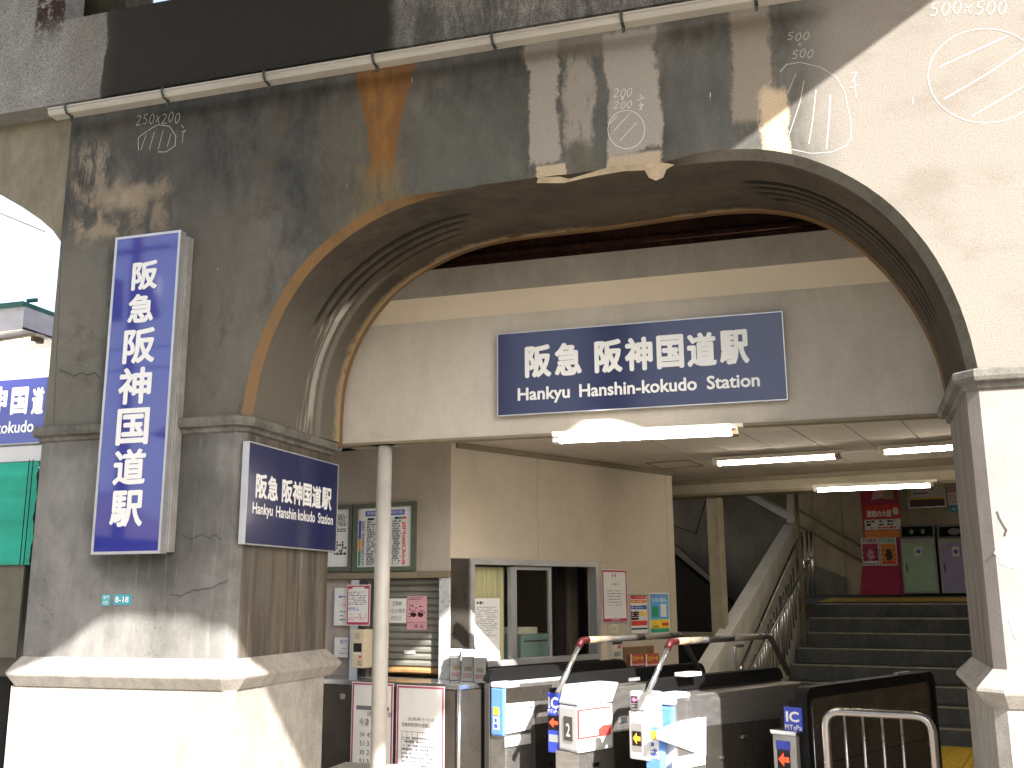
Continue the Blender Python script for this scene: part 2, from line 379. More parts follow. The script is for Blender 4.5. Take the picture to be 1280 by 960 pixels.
st1 = M.box(V_ + (mid - .5) * .02, U_, .70, .76, .0, .22, .01, .03); c = M.mix(st1 * .25, c, (.38, .35, .3))
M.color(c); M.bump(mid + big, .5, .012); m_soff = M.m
m_edge = concrete('rusty arch edge', (.30, .17, .06), (.16, .11, .06), .35, 3, bump=.5)
m_beam = concrete('painted beam plaster', (.50, .455, .39), (.43, .39, .33), .07, 1.4, bump=.35, grit=60, fine=.04,
    stains=lambda M, c: M.mix(M.noise(4, 6, .7, (.4, 1, 2.4)).smooth(.6, .75) * .35, c, (.16, .15, .13)))
m_cove = plain('cove paint with bounce light', (.54, .47, .36), .7, 0, .04, 2)  # warmer and lighter than the beam: ground bounce light put into the colour
m_fascia = concrete('grey fascia', (.31, .285, .25), (.24, .225, .195), .1, 1.5, bump=.3, stains=lambda M, c: M.mix(M.noise(3, 6, .7, (.3, 1, 3)).smooth(.58, .7) * .4, c, (.14, .13, .12)))
m_rust = concrete('rusty girder paint', (.085, .036, .024), (.045, .02, .014), .3, 4, stains=lambda M, c: M.mix(M.noise(5, 5, .7, (.3, 1, 1)).smooth(.6, .72) * .6, c, (.22, .10, .03)))
m_moss = concrete('mossy dark concrete', (.06, .055, .035), (.03, .03, .02), .3, 5)
m_dark = plain('dark void', (.02, .018, .016), .9)
m_gutter = plain('off white gutter plastic', (.40, .375, .33), .45, 0, .14, 3, bump=.05, streak=(.5, 1, 3))
m_strap = plain('grey gutter strap', (.07, .075, .07), .5, .5)
m_navy = Mat('navy sign face', .16, 0, .5); m_navy.color(m_navy.scale((.014, .019, .078), m_navy.noise(2).smooth(.2, .8, .9, 1.1))); m_navy = m_navy.m
m_blue = Mat('glossy blue sign face', .045, 0, .9); m_blue.color(m_blue.scale((.030, .036, .26), m_blue.noise(2).smooth(.2, .8, .9, 1.1)))
m_blue.b.inputs['Coat Weight'].default_value = .6; m_blue.b.inputs['Coat Roughness'].default_value = .03; m_blue = m_blue.m
m_wht = plain('white sign print', (.74, .74, .72), .5, 0, .03)
m_alu = plain('aluminium sign frame', (.52, .52, .53), .38, .65, .1, 5)
m_galv = plain('galvanised side', (.36, .35, .33), .55, .4, .2, 7)
m_paper = plain('white paper', (.72, .71, .68), .7, 0, .03)
m_ink = plain('black ink', (.03, .03, .035), .7); m_grey_ink = plain('grey ink', (.16, .16, .18), .7)
m_crim = plain('crimson print', (.42, .045, .10), .6); m_redp = plain('red print', (.62, .05, .04), .55); m_bluep = plain('blue print', (.05, .10, .42), .55)
m_green_p = plain('green print', (.04, .30, .16), .55); m_orange = plain('orange print', (.75, .25, .04), .5); m_yellow = plain('yellow print', (.80, .60, .06), .5)
m_skyb = plain('sky blue print', (.10, .38, .72), .5); m_pinkp = plain('pink paper', (.62, .33, .36), .6)
m_tealp = plain('teal number plate', (.05, .33, .40), .4)
m_pipe = plain('grey painted pole', (.46, .44, .40), .5, .1, .1, 5, bump=.1)
M = Mat('office wall paint', .75, 0, .25); a = M.noise(1.2, 5); b = M.noise(7, 5, .7)
c = M.mix(a.smooth(.3, .7), (.53, .46, .365), (.47, .41, .325)); c = M.scale(c, b.smooth(.2, .8, .94, 1.05)); M.color(c); M.bump(M.noise(70, 3), .15, .004); m_office = M.m
m_office2 = concrete('grey office plaster', (.40, .35, .30), (.34, .295, .25), .06, 1.5, bump=.25, grit=70, fine=.04)
m_ceil = plain('ceiling board', (.56, .50, .42), .95, 0, .05, 1.5, spec=.05)
m_trim = plain('olive brown trim', (.20, .165, .11), .6)
m_cream = plain('cream beam paint', (.36, .31, .22), .6)
m_tube = emit('lit tube', (1.0, .93, .82), 14.0)
m_fix = plain('white lamp housing', (.62, .58, .48), .5)
m_fixend = plain('brown lamp end', (.20, .14, .08), .6)
m_steel = plain('brushed steel', (.40, .38, .36), .36, .85, .12, 8, streak=(1, 1, 8)); m_steelp = plain('polished steel', (.62, .62, .63), .2, .95, .08, 3)
m_dsteel = plain('dark bronze steel', (.10, .088, .075), .32, .7, .15, 5); m_gwhite = plain('white gate plastic', (.58, .58, .58), .4, 0, .04)
m_rail = plain('rail steel', (.42, .39, .36), .24, .95, .1, 4); m_ggrey = plain('grey gate plastic', (.30, .31, .32), .45); m_black = plain('black rubber', (.006, .006, .006), .6, spec=.15); m_lblue = plain('pale blue gate plastic', (.12, .27, .68), .35)
m_bblue = plain('royal blue gate panel', (.04, .06, .42), .3); m_maroon = plain('maroon grip', (.05, .005, .007), .4); m_beige = plain('beige grip', (.40, .28, .16), .5)
m_dkgrip = plain('dark grip', (.045, .04, .035), .5); m_brgrip = plain('brown grip', (.16, .13, .10), .5)
m_arrow = emit('lit red arrow', (.9, .05, .02), .5); m_oarrow = emit('lit orange arrow', (1, .25, .02), .55); m_parrow = emit('lit pink arrow', (.9, .12, .3), .5)
m_led = plain('display black', (.01, .01, .01), .2)
m_stair = concrete('stair stone', (.10, .103, .098), (.07, .073, .07), .2, 3, bump=.3); m_nos = plain('worn stair nosing', (.30, .27, .21), .5, .2, .3, 9)
m_floor = concrete('passage floor', (.30, .27, .23), (.22, .20, .17), .1, 2); m_asph = concrete('street paving', (.26, .235, .20), (.20, .18, .155), .15, .8, bump=.5)
m_tact = plain('yellow tactile tile', (.55, .36, .04), .6, 0, .15)
m_wwall = plain('white balustrade wall', (.70, .68, .62), .7, 0, .1, 3); m_dgrey = concrete('dark stairwell render', (.22, .21, .185), (.15, .14, .125), .12, 1.5)
m_beigew = concrete('landing wall plaster', (.44, .38, .27), (.36, .31, .215), .08, 2)
m_bin = plain('grey waste bin steel', (.26, .25, .235), .45, .3); m_bing = plain('pale green bin door', (.34, .50, .34), .5); m_binp = plain('lilac bin door', (.36, .31, .52), .5)
m_magenta = plain('magenta board', (.38, .035, .085), .5); m_shut = plain('grey shutter slat', (.26, .25, .215), .45, .3, .12, 6)
m_rustsl = plain('rust stained shutter slat', (.42, .24, .10), .6, .1, .4, 5)
m_intc = plain('cream intercom', (.62, .54, .38), .5); m_conduit = plain('dark conduit', (.05, .045, .045), .5)
m_curt = plain('yellow curtain', (.68, .60, .36), .8, 0, .2, 4, streak=(6, 6, .2)); m_ctr = plain('counter metal panel', (.085, .07, .06), .35, .6)
m_roomwall = plain('office room wall', (.26, .24, .17), .8); m_teal = plain('teal grey cabinet', (.22, .32, .31), .5)
m_cork = plain('brown pin board', (.22, .12, .06), .8)
m_fgreen = plain('green roof edge', (.05, .16, .14), .5); m_fwhite = plain('white fascia board', (.62, .60, .64), .6); m_blind = plain('green roller blind', (.02, .32, .22), .6, 0, .15, 2)
m_brownb = plain('brown fabric', (.13, .12, .09), .8)
def thin(name, tint, refl):
    m = bpy.data.materials.new(name); m.use_nodes = True; nt = m.node_tree; nt.nodes.clear(); o = nt.nodes.new('ShaderNodeOutputMaterial'); t = nt.nodes.new('ShaderNodeBsdfTransparent'); g = nt.nodes.new('ShaderNodeBsdfGlossy'); x = nt.nodes.new('ShaderNodeMixShader'); l = nt.nodes.new('ShaderNodeLayerWeight')
    t.inputs[0].default_value = (*tint, 1); g.inputs['Roughness'].default_value = .03; l.inputs['Blend'].default_value = refl
    nt.links.new(l.outputs['Fresnel'], x.inputs[0]); nt.links.new(t.outputs[0], x.inputs[1]); nt.links.new(g.outputs[0], x.inputs[2]); nt.links.new(x.outputs[0], o.inputs[0]); return m
m_glass = thin('window glass', (.95, .97, .95), .2); m_clear = thin('clear plastic', (.88, .88, .88), .45)
M = Mat('chalk lightened in shade', .9); M.color((.62, .62, .60)); m_chalk2 = M.m  # same chalk, colour lightened for marks on the shaded wall
M = Mat('chalk', .9); M.color((.31, .31, .29)); m_chalk = M.m

# ================================================================== ground, unseen surroundings that make the light
def sheet(name, x0, x1, y0, y1, z, mat, kind='structure'):
    o = mk(name, [(x0, y0, z), (x1, y0, z), (x1, y1, z), (x0, y1, z)], [(0, 1, 2, 3)], mat); o['kind'] = kind; return o
sheet('ground', -400, 400, -400, 400, 0, m_asph)
sheet('passage_floor', -8, 6, 6.45, 13, .006, m_floor)
# unseen slab added in front of the arch, outlined to cast the slanting shadow
HD = 6.5
def src(xf, zf): t = (HD - zf) / .96; return (xf + .87 * t, YF - t)      # deck point whose shadow meets the wall at (xf, zf)
rz_ = lambda x: 3.92 + .65 * (x + .292)
dk = [src(3.0, rz_(3.0)), src(-1.72, rz_(-1.72)), src(-1.2, 3.05), src(-.96, 2.55), src(-1.3, 2.21), src(-2.25, 1.30), src(-3.22, 1.37), src(-3.42, 1.385), src(-3.50, 1.43), src(-4.10, 1.44), src(-6.3, .01), src(-6.3, 6.36)]
v, f = prism([(x, y, HD) for x, y in dk], [(x, y, HD + .05) for x, y in dk])
o = mk('shadow_deck', v, f, m_left); o['kind'] = 'structure'
for px_, py_ in ((-3.4, 2.6), (-2.2, 1.0)):
    o = box('shadow_deck_column', None, px_ - .2, px_ + .2, py_ - .2, py_ + .2, 0, HD, m_left, .03); o['kind'] = 'structure'  # supports added under the unseen shadow slab

# across the street, out of frame: seen only as reflections in the glossy signs
def far_house(label, x0, x1, y1, h, hr, mw):
    T = thing('house', label, 'house', ((x0 + x1) / 2, y1, 0))
    box('wall', T, x0, x1, y1 - 7, y1, 0, h, mw)
    v, f = prism([(x0 - .4, y1 + .4, h), (x0 - .4, y1 - 7.4, h), (x0 - .4, y1 - 3.5, h + hr)], [(x1 + .4, y1 + .4, h), (x1 + .4, y1 - 7.4, h), (x1 + .4, y1 - 3.5, h + hr)]); mk('roof', v, f, m_trim, T)
    k = int((x1 - x0) / 2)
    for i in range(k):
        for z in (1.0, 3.6):
            if z + 1.3 < h: box('window', T, x0 + .5 + 2 * i, x0 + 1.6 + 2 * i, y1, y1 + .04, z, z + 1.3, m_black)
far_house('beige two storey house across the street from the arch', -17.2, -9.5, -14, 6.0, 1.8, m_office2)
far_house('grey low house across the street, left of the beige one', -29, -21.2, -13, 3.4, 1.4, m_left)
far_house('pale three storey house across the street on the right', 2, 14, -17, 8.5, 1.5, m_gwhite)
T = thing('utility_pole', 'concrete utility pole with transformers and wires across the street', 'utility pole', (-17.9, -13, 0))
tube('pole', T, [(-17.9, -13, 0), (-17.9, -13, 13)], .17, m_left, 12)
for z, l_ in ((12.4, 1.4), (11.2, 1.1)): box('crossarm', T, -17.9 - l_, -17.9 + l_, -13.05, -12.95, z, z + .1, m_galv)
for dx in (-.6, .6): tube('transformer', T, [(-17.9 + dx, -12.8, 9.2), (-17.9 + dx, -12.8, 10.3)], .32, m_ggrey, 14)
for z, dx in ((12.5, -1.2), (12.5, 1.2), (11.3, -.9), (11.3, .9), (8.4, 0), (7.8, .1)):
    tube('wire', T, [(-17.9 + dx + 26 * t_, -13 + .3 * t_, z - 1.6 * 4 * (.25 - (t_ / 1.0 - .0) * (1 - t_ / 1.0) * 0) * t_ * (1 - t_)) for t_ in [i / 10 for i in range(11)]], .02, m_black, 6)
    tube('wire', T, [(-17.9 + dx - 18 * t_, -13 - 2 * t_, z - 1.2 * t_ * (1 - t_)) for t_ in [i / 8 for i in range(9)]], .02, m_black, 6)

# ================================================================== the viaduct arch
VI = thing('viaduct', 'weathered concrete railway viaduct arch framing the station entrance', 'viaduct', (0, YF, 0))
fr_px = [(310, 515), (318, 470), (330, 430), (348, 388), (370, 350), (394, 322), (420, 300), (448, 279), (480, 262), (518, 247), (560, 238), (620, 229), (680, 222), (760, 212), (850, 202), (905, 196), (945, 194),
         (985, 200), (1022, 212), (1060, 230), (1092, 251), (1120, 275), (1147, 307), (1170, 345), (1185, 374), (1197, 408), (1206, 440), (1210, 462)]
front = [fx(*q) for q in fr_px]
front[0] = (-3.195, 2.60); front[-1] = (.778, 2.60)
def smooth_curve(c, n=64):
    # arc-length resample + light smoothing
    L = [0]
    for a, b in zip(c, c[1:]): L.append(L[-1] + math.dist(a, b))
    out = []
    for i in range(n + 1):
        t = L[-1] * i / n; j = max(k for k in range(len(L)) if L[k] <= t + 1e-9); j = min(j, len(c) - 2)
        s = (t - L[j]) / (L[j + 1] - L[j]); out.append((c[j][0] + (c[j + 1][0] - c[j][0]) * s, c[j][1] + (c[j + 1][1] - c[j][1]) * s))
    for _ in range(3): out = [out[0]] + [((a[0] + 2 * b[0] + c_[0]) / 4, (a[1] + 2 * b[1] + c_[1]) / 4) for a, b, c_ in zip(out, out[1:], out[2:])] + [out[-1]]
    return out
YK = 6.40; BK = PL(0, YK, 0)
bk_px = [(424, 553), (425, 510), (429, 472), (443, 433), (465, 395), (495, 362), (542, 330), (590, 308), (640, 298), (700, 291), (760, 285), (860, 270), (930, 262), (985, 265), (1022, 275), (1055, 294), (1090, 322), (1130, 366), (1155, 408), (1172, 445), (1182, 485), (1186, 515)]
fc = smooth_curve(front); bc = smooth_curve([BK.uz(*q) for q in bk_px])
cen = (-1.2, 2.9)
def outset(c, d):
    o = []
    for i, p in enumerate(c):
        a, b = c[max(i - 1, 0)], c[min(i + 1, len(c) - 1)]; t = Vector((b[0] - a[0], b[1] - a[1])).normalized(); o.append((p[0] - t.y * d, p[1] + t.x * d))
    return o
rndc = random.Random(3)
of = [(a[0] + (b[0] - a[0]) * k_, a[1] + (b[1] - a[1]) * k_) for a, b, k_ in zip(fc, outset(fc, .045), [1 - .95 * min(1, max(0, (i / 64 - .30) / .06)) * min(1, max(0, (.64 - i / 64) / .05)) for i in range(65)])]; of = [(p[0], p[1] + rndc.uniform(-.003, .003)) for p in of]
XL, XR, ZT = -4.66, 3.6, 4.86
poly = [(XL, 2.58), (of[0][0], 2.58)] + of + [(of[-1][0], 2.58), (XR, 2.58), (XR, ZT), (XL, ZT)]
slab('arch_wall', VI, FA, poly, -.03, 0, m_arch)
n = len(fc)
V = [(p[0], YF, p[1]) for p in of] + [(p[0], YF + .05, p[1]) for p in fc]
mk('arch_edge', V, [(i, i + 1, n + i + 1, n + i) for i in range(n - 1)], m_soff, VI, uvs=[(i / (n - 1), 0.0) for i in range(n)] + [(i / (n - 1), .035) for i in range(n)], smooth=True)
# soffit barrel, with the ribs left by the shuttering near both haunches
NR = 28; V, UVS = [], []
for j in range(NR + 1):
    t = j / NR
    for i in range(n):
        x = fc[i][0] * (1 - t) + bc[i][0] * t; z = fc[i][1] * (1 - t) + bc[i][1] * t; y = YF + .05 + (YK - YF - .05) * t
        u = i / (n - 1); d = 0
        for k, tc_ in enumerate((.40, .50, .60, .70)):
            if abs(t - tc_) < .02 and (.12 + .015 * k < u < .36 - .01 * k or .66 + .01 * k < u < .90 - .01 * k): d = .035
        vx, vz = x - cen[0], z - cen[1]; l = math.hypot(vx, vz)
        V.append((x + vx / l * d, y, z + vz / l * d)); UVS.append((u, .04 + .96 * t))
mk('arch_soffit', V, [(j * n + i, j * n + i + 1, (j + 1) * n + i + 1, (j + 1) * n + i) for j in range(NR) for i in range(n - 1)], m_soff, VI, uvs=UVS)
poly = [(XL, 2.58), (bc[0][0], 2.58)] + bc + [(bc[-1][0], 2.58), (XR, 2.58), (XR, ZT), (XL, ZT)]
slab('arch_wall', VI, BK, poly, -.05, .0, m_soff)
# piers
def pier(par, x0, x1, y1, cl, cr, mshaft, mped):
    P = [(x0 + cl, YF), (x1 - cr, YF), (x1, YF + cr), (x1, y1), (x0, y1), (x0, YF + cl)]
    s = shell('pier_shaft', par, P, [(0, 1.18), (0, 2.62)], mshaft)
    i_ = shell('impost', par, P, [(0, 2.515), (.018, 2.525), (.02, 2.548), (.05, 2.556), (.058, 2.575), (.058, 2.605), (.045, 2.614), (0, 2.625)], m_mould)
    l_ = shell('ledge', par, P, [(0, 1.035), (.03, 1.035), (.082, 1.098), (.086, 1.108), (.082, 1.122), (.004, 1.205), (0, 1.205)], mped)
    return P
PLx0, PLx1 = -4.69, -3.22
P = pier(VI, PLx0, PLx1, 6.42, .03, .05, m_pier, m_gran)
P = [(x + (.02 if False else 0), y) for x, y in P]
jy = RV.uz(358, 900)[0]
shell('granite_block', VI, [(PLx0 - .02, YF - .02), (PLx1 - .03, YF - .02), (PLx1 + .02, YF + .03), (PLx1 + .02, jy), (PLx0 - .02, jy)], [(0, 0), (0, 1.036)], m_gran)
shell('granite_block', VI, [(PLx0 - .02, jy + .006), (PLx1 + .018, jy + .006), (PLx1 + .018, 6.38), (PLx1 - .06, 6.46), (PLx0 - .02, 6.46)], [(0, 0), (0, 1.036)], m_gran)
PRx0 = .765
Pr = [(PRx0 + .05, YF), (XR, YF), (XR, 6.3), (PRx0 + .04, 6.3), (PRx0, YF + .05)]
shell('pier_shaft', VI, Pr, [(0, 1.18), (0, 2.62)], m_rend)
shell('impost', VI, Pr, [(0, 2.515), (.018, 2.525), (.02, 2.548), (.05, 2.556), (.058, 2.575), (.058, 2.605), (.045, 2.614), (0, 2.625)], m_mould)
shell('ledge', VI, Pr, [(0, 1.035), (.03, 1.035), (.082, 1.098), (.086, 1.108), (.082, 1.122), (.004, 1.205), (0, 1.205)], m_gran)
shell('granite_block', VI, [(PRx0 + .03, YF - .02), (XR, YF - .02), (XR, 6.32), (PRx0 + .0, 6.32), (PRx0 - .02, YF + .03)], [(0, 0), (0, 1.036)], m_gran)
# patches of newer render on the right pier
for x0, y0, x1, y1, s_ in ((1244, 670, 1284, 712, 1), (1262, 765, 1284, 800, 2)):
    a = FA.rect(x0, y0, x1, y1); rr = random.Random(s_); cx, cz = (a[0] + a[2]) / 2, (a[1] + a[3]) / 2
    slab('render_patch', VI, FA, [(cx + (a[2] - a[0]) / 2 * cos(t * pi / 9) * rr.uniform(.8, 1.1), cz + (a[3] - a[1]) / 2 * sin(t * pi / 9) * rr.uniform(.8, 1.1)) for t in range(18)], .0, .003, m_wht)
# stone kerb at the pier foot
a = hitZ(410, 955, .36); box('plinth', VI, -3.3, -2.72, 6.47, 6.95, 0, .40, m_gran, .01)
# neighbour bay on the left (its arch springs from the same pier)
NB = FA.off(-.05)
lp = [NB.uz(*q) for q in ((76, 302), (66, 288), (50, 274), (28, 259), (0, 243), (-40, 224))]; lp.append((lp[-1][0] - .5, 4.62)); lp.append((lp[-1][0] - 1.5, 4.78))
poly = [(-4.60, lp[0][1] - .02)] + lp + [(lp[-1][0], ZT), (-4.60, ZT)]
slab('side_bay_wall', VI, NB, poly, -.06, 0, m_left)
# corner stop chamfer between the pier and the bay
a0, a1 = FA.uz(77, 302), FA.uz(51, 522); 
mk('corner_fillet', [(-4.66, YF - .001, a0[1]), (-4.66, YF + .05, a0[1] + .03), (-4.69, YF + .045, 2.62), (-4.69, YF + .3, 2.62), (-4.66, YF + .3, a0[1]), (-4.585, YF - .004, 2.62), (-4.652, YF - .004, a0[1])],
   [(0, 1, 2, 5), (1, 4, 3, 2), (0, 5, 6)], m_pier, VI)
box('haunch', VI, -4.66, -4.50, YF + .03, 6.4, 2.60, 4.4, m_pier)
# parapet that overhangs the wall
PA = PL(0, 5.15, 0); zb = 4.80; zt = PA.uz(170, 8)[1]
xs = PA.uz(82, 30)[0]
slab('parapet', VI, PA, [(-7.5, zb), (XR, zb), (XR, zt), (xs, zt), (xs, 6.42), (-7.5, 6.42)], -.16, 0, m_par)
PB = PL(0, 5.45, 0); xb = PB.uz(157, 5)[0]
slab('parapet_stub', VI, PB, [(xs - .3, zt - .3), (xb, zt - .3), (xb, 6.3), (xs - .3, 6.3)], -.3, 0, m_moss)
# slab over the passage
box('viaduct_deck', VI, -4.62, 3.6, 5.31, 18, 4.55, 4.83, m_dark)
mk_ = [(-11, 5.31), (3.6, 5.31)]

slab('spall_patch', VI, FA, FA.poly([(671, 229), (673, 222), (700, 221), (712, 224), (765, 208), (826, 203), (843, 206), (833, 212), (829, 222), (820, 226), (811, 222), (806, 213), (780, 214), (735, 222), (705, 229)]), 0, .004, plain('pale spalled cement', (.34, .27, .18), .9, 0, .25, 12, bump=.4))
# chalk survey marks on the wall
def chalk(pts, w=.0035):
    w *= .5
    for k in range(1): pass
    V, F = [], []; pp = [fx(*q) for q in pts]
    for a, b in zip(pp, pp[1:]):
        d = Vector((b[0] - a[0], b[1] - a[1])); 
        if d.length < 1e-5: continue
        d.normalize(); nx, nz = -d.y * w, d.x * w; n_ = len(V)
        V += [FA.pt(a[0] - nx, a[1] - nz, .0015), FA.pt(b[0] - nx, b[1] - nz, .0015), FA.pt(b[0] + nx, b[1] + nz, .0015), FA.pt(a[0] + nx, a[1] + nz, .0015)]; F.append((n_, n_ + 1, n_ + 2, n_ + 3))
    return V, F
def circ(cx, cy, rx, ry, a0=0, a1=360, n=36, tilt=0): return [(cx + rx * cos(rad(a0 + (a1 - a0) * i / n)), cy + ry * sin(rad(a0 + (a1 - a0) * i / n)) + tilt * cos(rad(a0 + (a1 - a0) * i / n))) for i in range(n + 1)]
multi('chalk_mark', VI, [chalk(circ(783, 162, 23, 24, -90, 275), .0032), chalk([(762, 155), (772, 145)], .003), chalk([(767, 164), (788, 141)], .003), chalk([(775, 176), (796, 153)], .003), chalk([(800, 118), (803, 124)], .003), chalk([(796, 126), (806, 122)], .003), chalk([(798, 132), (805, 130), (799, 137)], .003), chalk([(801, 128), (802, 138)], .003)], m_chalk2)
multi('chalk_mark', VI, [chalk([(173, 188), (173, 172), (190, 160), (198, 156), (212, 158), (220, 170), (219, 182), (208, 190), (198, 190)], .003), chalk([(176, 188), (183, 168)], .0025), chalk([(187, 187), (193, 165)], .0025), chalk([(198, 187), (204, 163)], .0025), chalk([(209, 184), (214, 167)], .0025), chalk([(226, 156), (230, 160)], .0025), chalk([(227, 165), (232, 163), (228, 168)], .0025), chalk([(229, 168), (228, 178)], .0025)], m_chalk2)
multi('chalk_mark', VI, [chalk([(975, 90), (984, 80)], .006), chalk([(982, 81), (1000, 78), (1025, 84), (1045, 96), (1056, 115), (1063, 150), (1064, 172), (1058, 182), (1040, 190), (1015, 192), (985, 186)], .0045), chalk([(995, 92), (975, 140)], .0035), chalk([(1005, 101), (1000, 128), (984, 176)], .0045), chalk([(1020, 112), (1016, 150), (1011, 180)], .006), chalk([(1038, 118), (1036, 150), (1033, 187)], .008), chalk([(964, 100), (950, 125), (946, 150), (950, 165)], .0025), chalk([(1063, 92), (1071, 90), (1065, 103)], .006), chalk([(1062, 110), (1073, 106)], .006), chalk([(1068, 100), (1070, 122)], .005)], m_chalk)
multi('chalk_mark', VI, [chalk(circ(1232, 95, 72, 59, 0, 360), .006), chalk([(1174, 84), (1222, 62), (1260, 45)], .008), chalk([(1180, 124), (1230, 95), (1282, 60)], .008), chalk([(1214, 146), (1250, 125), (1290, 102)], .008)], m_chalk)
STK = {'0': [[(.5, 1), (.15, .75), (.1, .35), (.4, 0), (.75, .2), (.9, .65), (.65, 1), (.45, .98)]], '2': [[(.05, .8), (.3, 1), (.7, .9), (.65, .6), (.1, .05), (.3, .02), (.95, .1)]], '5': [[(.9, 1), (.3, .95), (.2, .55), (.6, .6), (.85, .35), (.6, .05), (.1, .1)]], 'x': [[(.1, .2), (.8, .8)], [(.15, .85), (.75, .1)]]}
def ltr(s, x0, y0, x1, y1, bold=.001):
    n_ = len(s); cw = (x1 - x0) / n_; rr_ = random.Random(len(s) + int(x0)); ps = []
    for i, ch in enumerate(s):
        dy = rr_.uniform(-.1, .1) * (y1 - y0)
        for st_ in STK[ch]: ps.append(chalk([(x0 + cw * (i + .08 + .84 * a) + (b - .5) * 2, y1 - b * (y1 - y0) + dy - i * .4) for a, b in st_], .0022 + bold))
    multi('chalk_lettering', VI, ps, m_chalk if x0 > 950 else m_chalk2)
ltr('200', 767, 111, 791, 122); ltr('x', 776, 121, 781, 126); ltr('200', 767, 127, 791, 136)
ltr('500', 983, 41, 1013, 51, .002); ltr('x', 997, 53, 1003, 59, .001); ltr('500', 989, 62, 1018, 73, .002)
ltr('250x200', 170, 143, 226, 156); ltr('500x500', 1161, 3, 1260, 20, .004)

def crack(pts, ws):
    V, F = [], []; rr_ = random.Random(len(pts)); fine_ = []
    for a, b in zip(pts, pts[1:]):
        for k in range(4): t = k / 4; fine_.append((a[0] + (b[0] - a[0]) * t + rr_.uniform(-.7, .7), a[1] + (b[1] - a[1]) * t + rr_.uniform(-.9, .9)))
    return chalk(fine_ + [pts[-1]], ws)
for pts_, w_ in (([(74, 463), (84, 466), (92, 470), (104, 466), (110, 470), (118, 466), (127, 473)], .008), ([(226, 668), (240, 674), (252, 668), (262, 673), (270, 668), (277, 675)], .005), ([(212, 742), (226, 745), (242, 738), (262, 736), (285, 725)], .005), ([(90, 242), (94, 262), (90, 285)], .005), ([(1246, 640), (1252, 655), (1258, 662), (1255, 670)], .010)):
    multi('crack', VI, [crack(pts_, w_)], m_dkgrip)

# ------------------------------------------------------------------ gutter
GU = PL(0, 5.045, 0)
gt = GU.uz(60, 131); gb = GU.uz(58, 144); z1 = (gt[1] + GU.uz(876, 4)[1]) / 2; gx0 = gt[0]
GZ0 = (GU.uz(66, 143)[1] + GU.uz(780, 19)[1]) / 2
G = thing('gutter', 'long off-white rain gutter strapped across the wall above the arch', 'gutter', (gx0, 5.1, GZ0))
gz1 = z1; prof = [(5.145, gz1 + .005), (5.045, gz1), (5.043, gz1 - .012), (5.052, gz1 - .014), (5.05, GZ0 + .004), (5.064, GZ0 - .012), (5.135, GZ0 - .012), (5.145, GZ0 + .01)]
V = [(x, y, z) for x in (gx0, .34) for y, z in prof]; k = len(prof)
mk('trough', V, [tuple(range(k)), tuple(range(k, 2 * k))] + [(i, (i + 1) % k, (i + 1) % k + k, i + k) for i in range(k)], m_gutter, G)
for xp in (82, 203, 330, 466, 615, 777, 945):
    x = GU.uz(xp, 138 - (xp - 65) * .152)[0]; w = .009
    pp = [(5.15, gz1 + .012), (5.038, gz1 + .008), (5.036, gz1 - .015), (5.042, GZ0 + .004), (5.058, GZ0 - .018), (5.10, GZ0 - .018), (5.10, GZ0 - .05), (5.11, GZ0 - .05), (5.11, GZ0 - .004), (5.15, GZ0 - .004)]
    pp = [(y + (0 if i in (0, 9) else 0), z) for i, (y, z) in enumerate(pp)]
    V = [(x + s * w, y, z) for s in (-1, 1) for y, z in pp]; k = len(pp)
    mk('strap', V, [(i, i + 1, i + 1 + k, i + k) for i in range(k - 1)], m_strap, G)

# ------------------------------------------------------------------ beam with the station sign, fascia, girder above
BM = thing('entrance_beam', 'cream plastered beam spanning behind the arch, carrying the wide station sign', 'beam', (-1.2, YB, 2.6))
zb0 = (BE.uz(425, 554)[1] + BE.uz(1180, 517)[1]) / 2
zj = (BE.uz(500, 399)[1] + BE.uz(1085, 361)[1]) / 2
slab('beam_face', BM, BE, [(-4.0, zb0), (3.2, zb0), (3.2, zj + .3), (-4.0, zj + .3)], -.14, 0, m_beam)
slab('beam_drip', BM, BE, [(-3.9, zb0 - .018), (3.1, zb0 - .018), (3.1, zb0 - .001), (-3.9, zb0 - .001)], -.10, .006, m_trim)
# fascia stands forward of the beam: its soffit is the cream strip
zf = zj + .012
yf = [y for y in [6.30 + .005 * i for i in range(50)] if abs(PL(0, y, 0).uz(740, 352)[1] - zf) < .02]
FS = PL(0, 6.43, 0)
zf0 = FS.uz(740, 352)[1]; zf1 = FS.uz(740, 317)[1]
# sloping cove between beam and fascia
mk('cove', [(-4, YB - .002, zj), (3.2, YB - .002, zj), (3.2, 6.445, zf0), (-4, 6.445, zf0)], [(0, 1, 2, 3)], m_cove, BM)
slab('fascia', BM, FS, [(-4.0, zf0), (3.2, zf0), (3.2, zf1), (-4.0, zf1)], -.06, 0, m_fascia)
GR = thing('steel_girder', 'rust red steel girder half hidden in the dark above the cream beam', 'girder', (-1, 6.8, 3.9))
box('web', GR, -5, 3, 6.9, 6.92, 3.7, 4.5, m_rust); box('flange', GR, -5, 3, 6.7, 6.95, zf1 + .10, zf1 + .125, m_rust)
tube('pipe', GR, [(-5, 6.75, zf1 + .17), (3, 6.75, zf1 + .17)], .03, m_rust, 10)
box('flange', GR, -5, 3, 6.6, 6.64, zf1 - .05, zf1 + .06, m_rust)

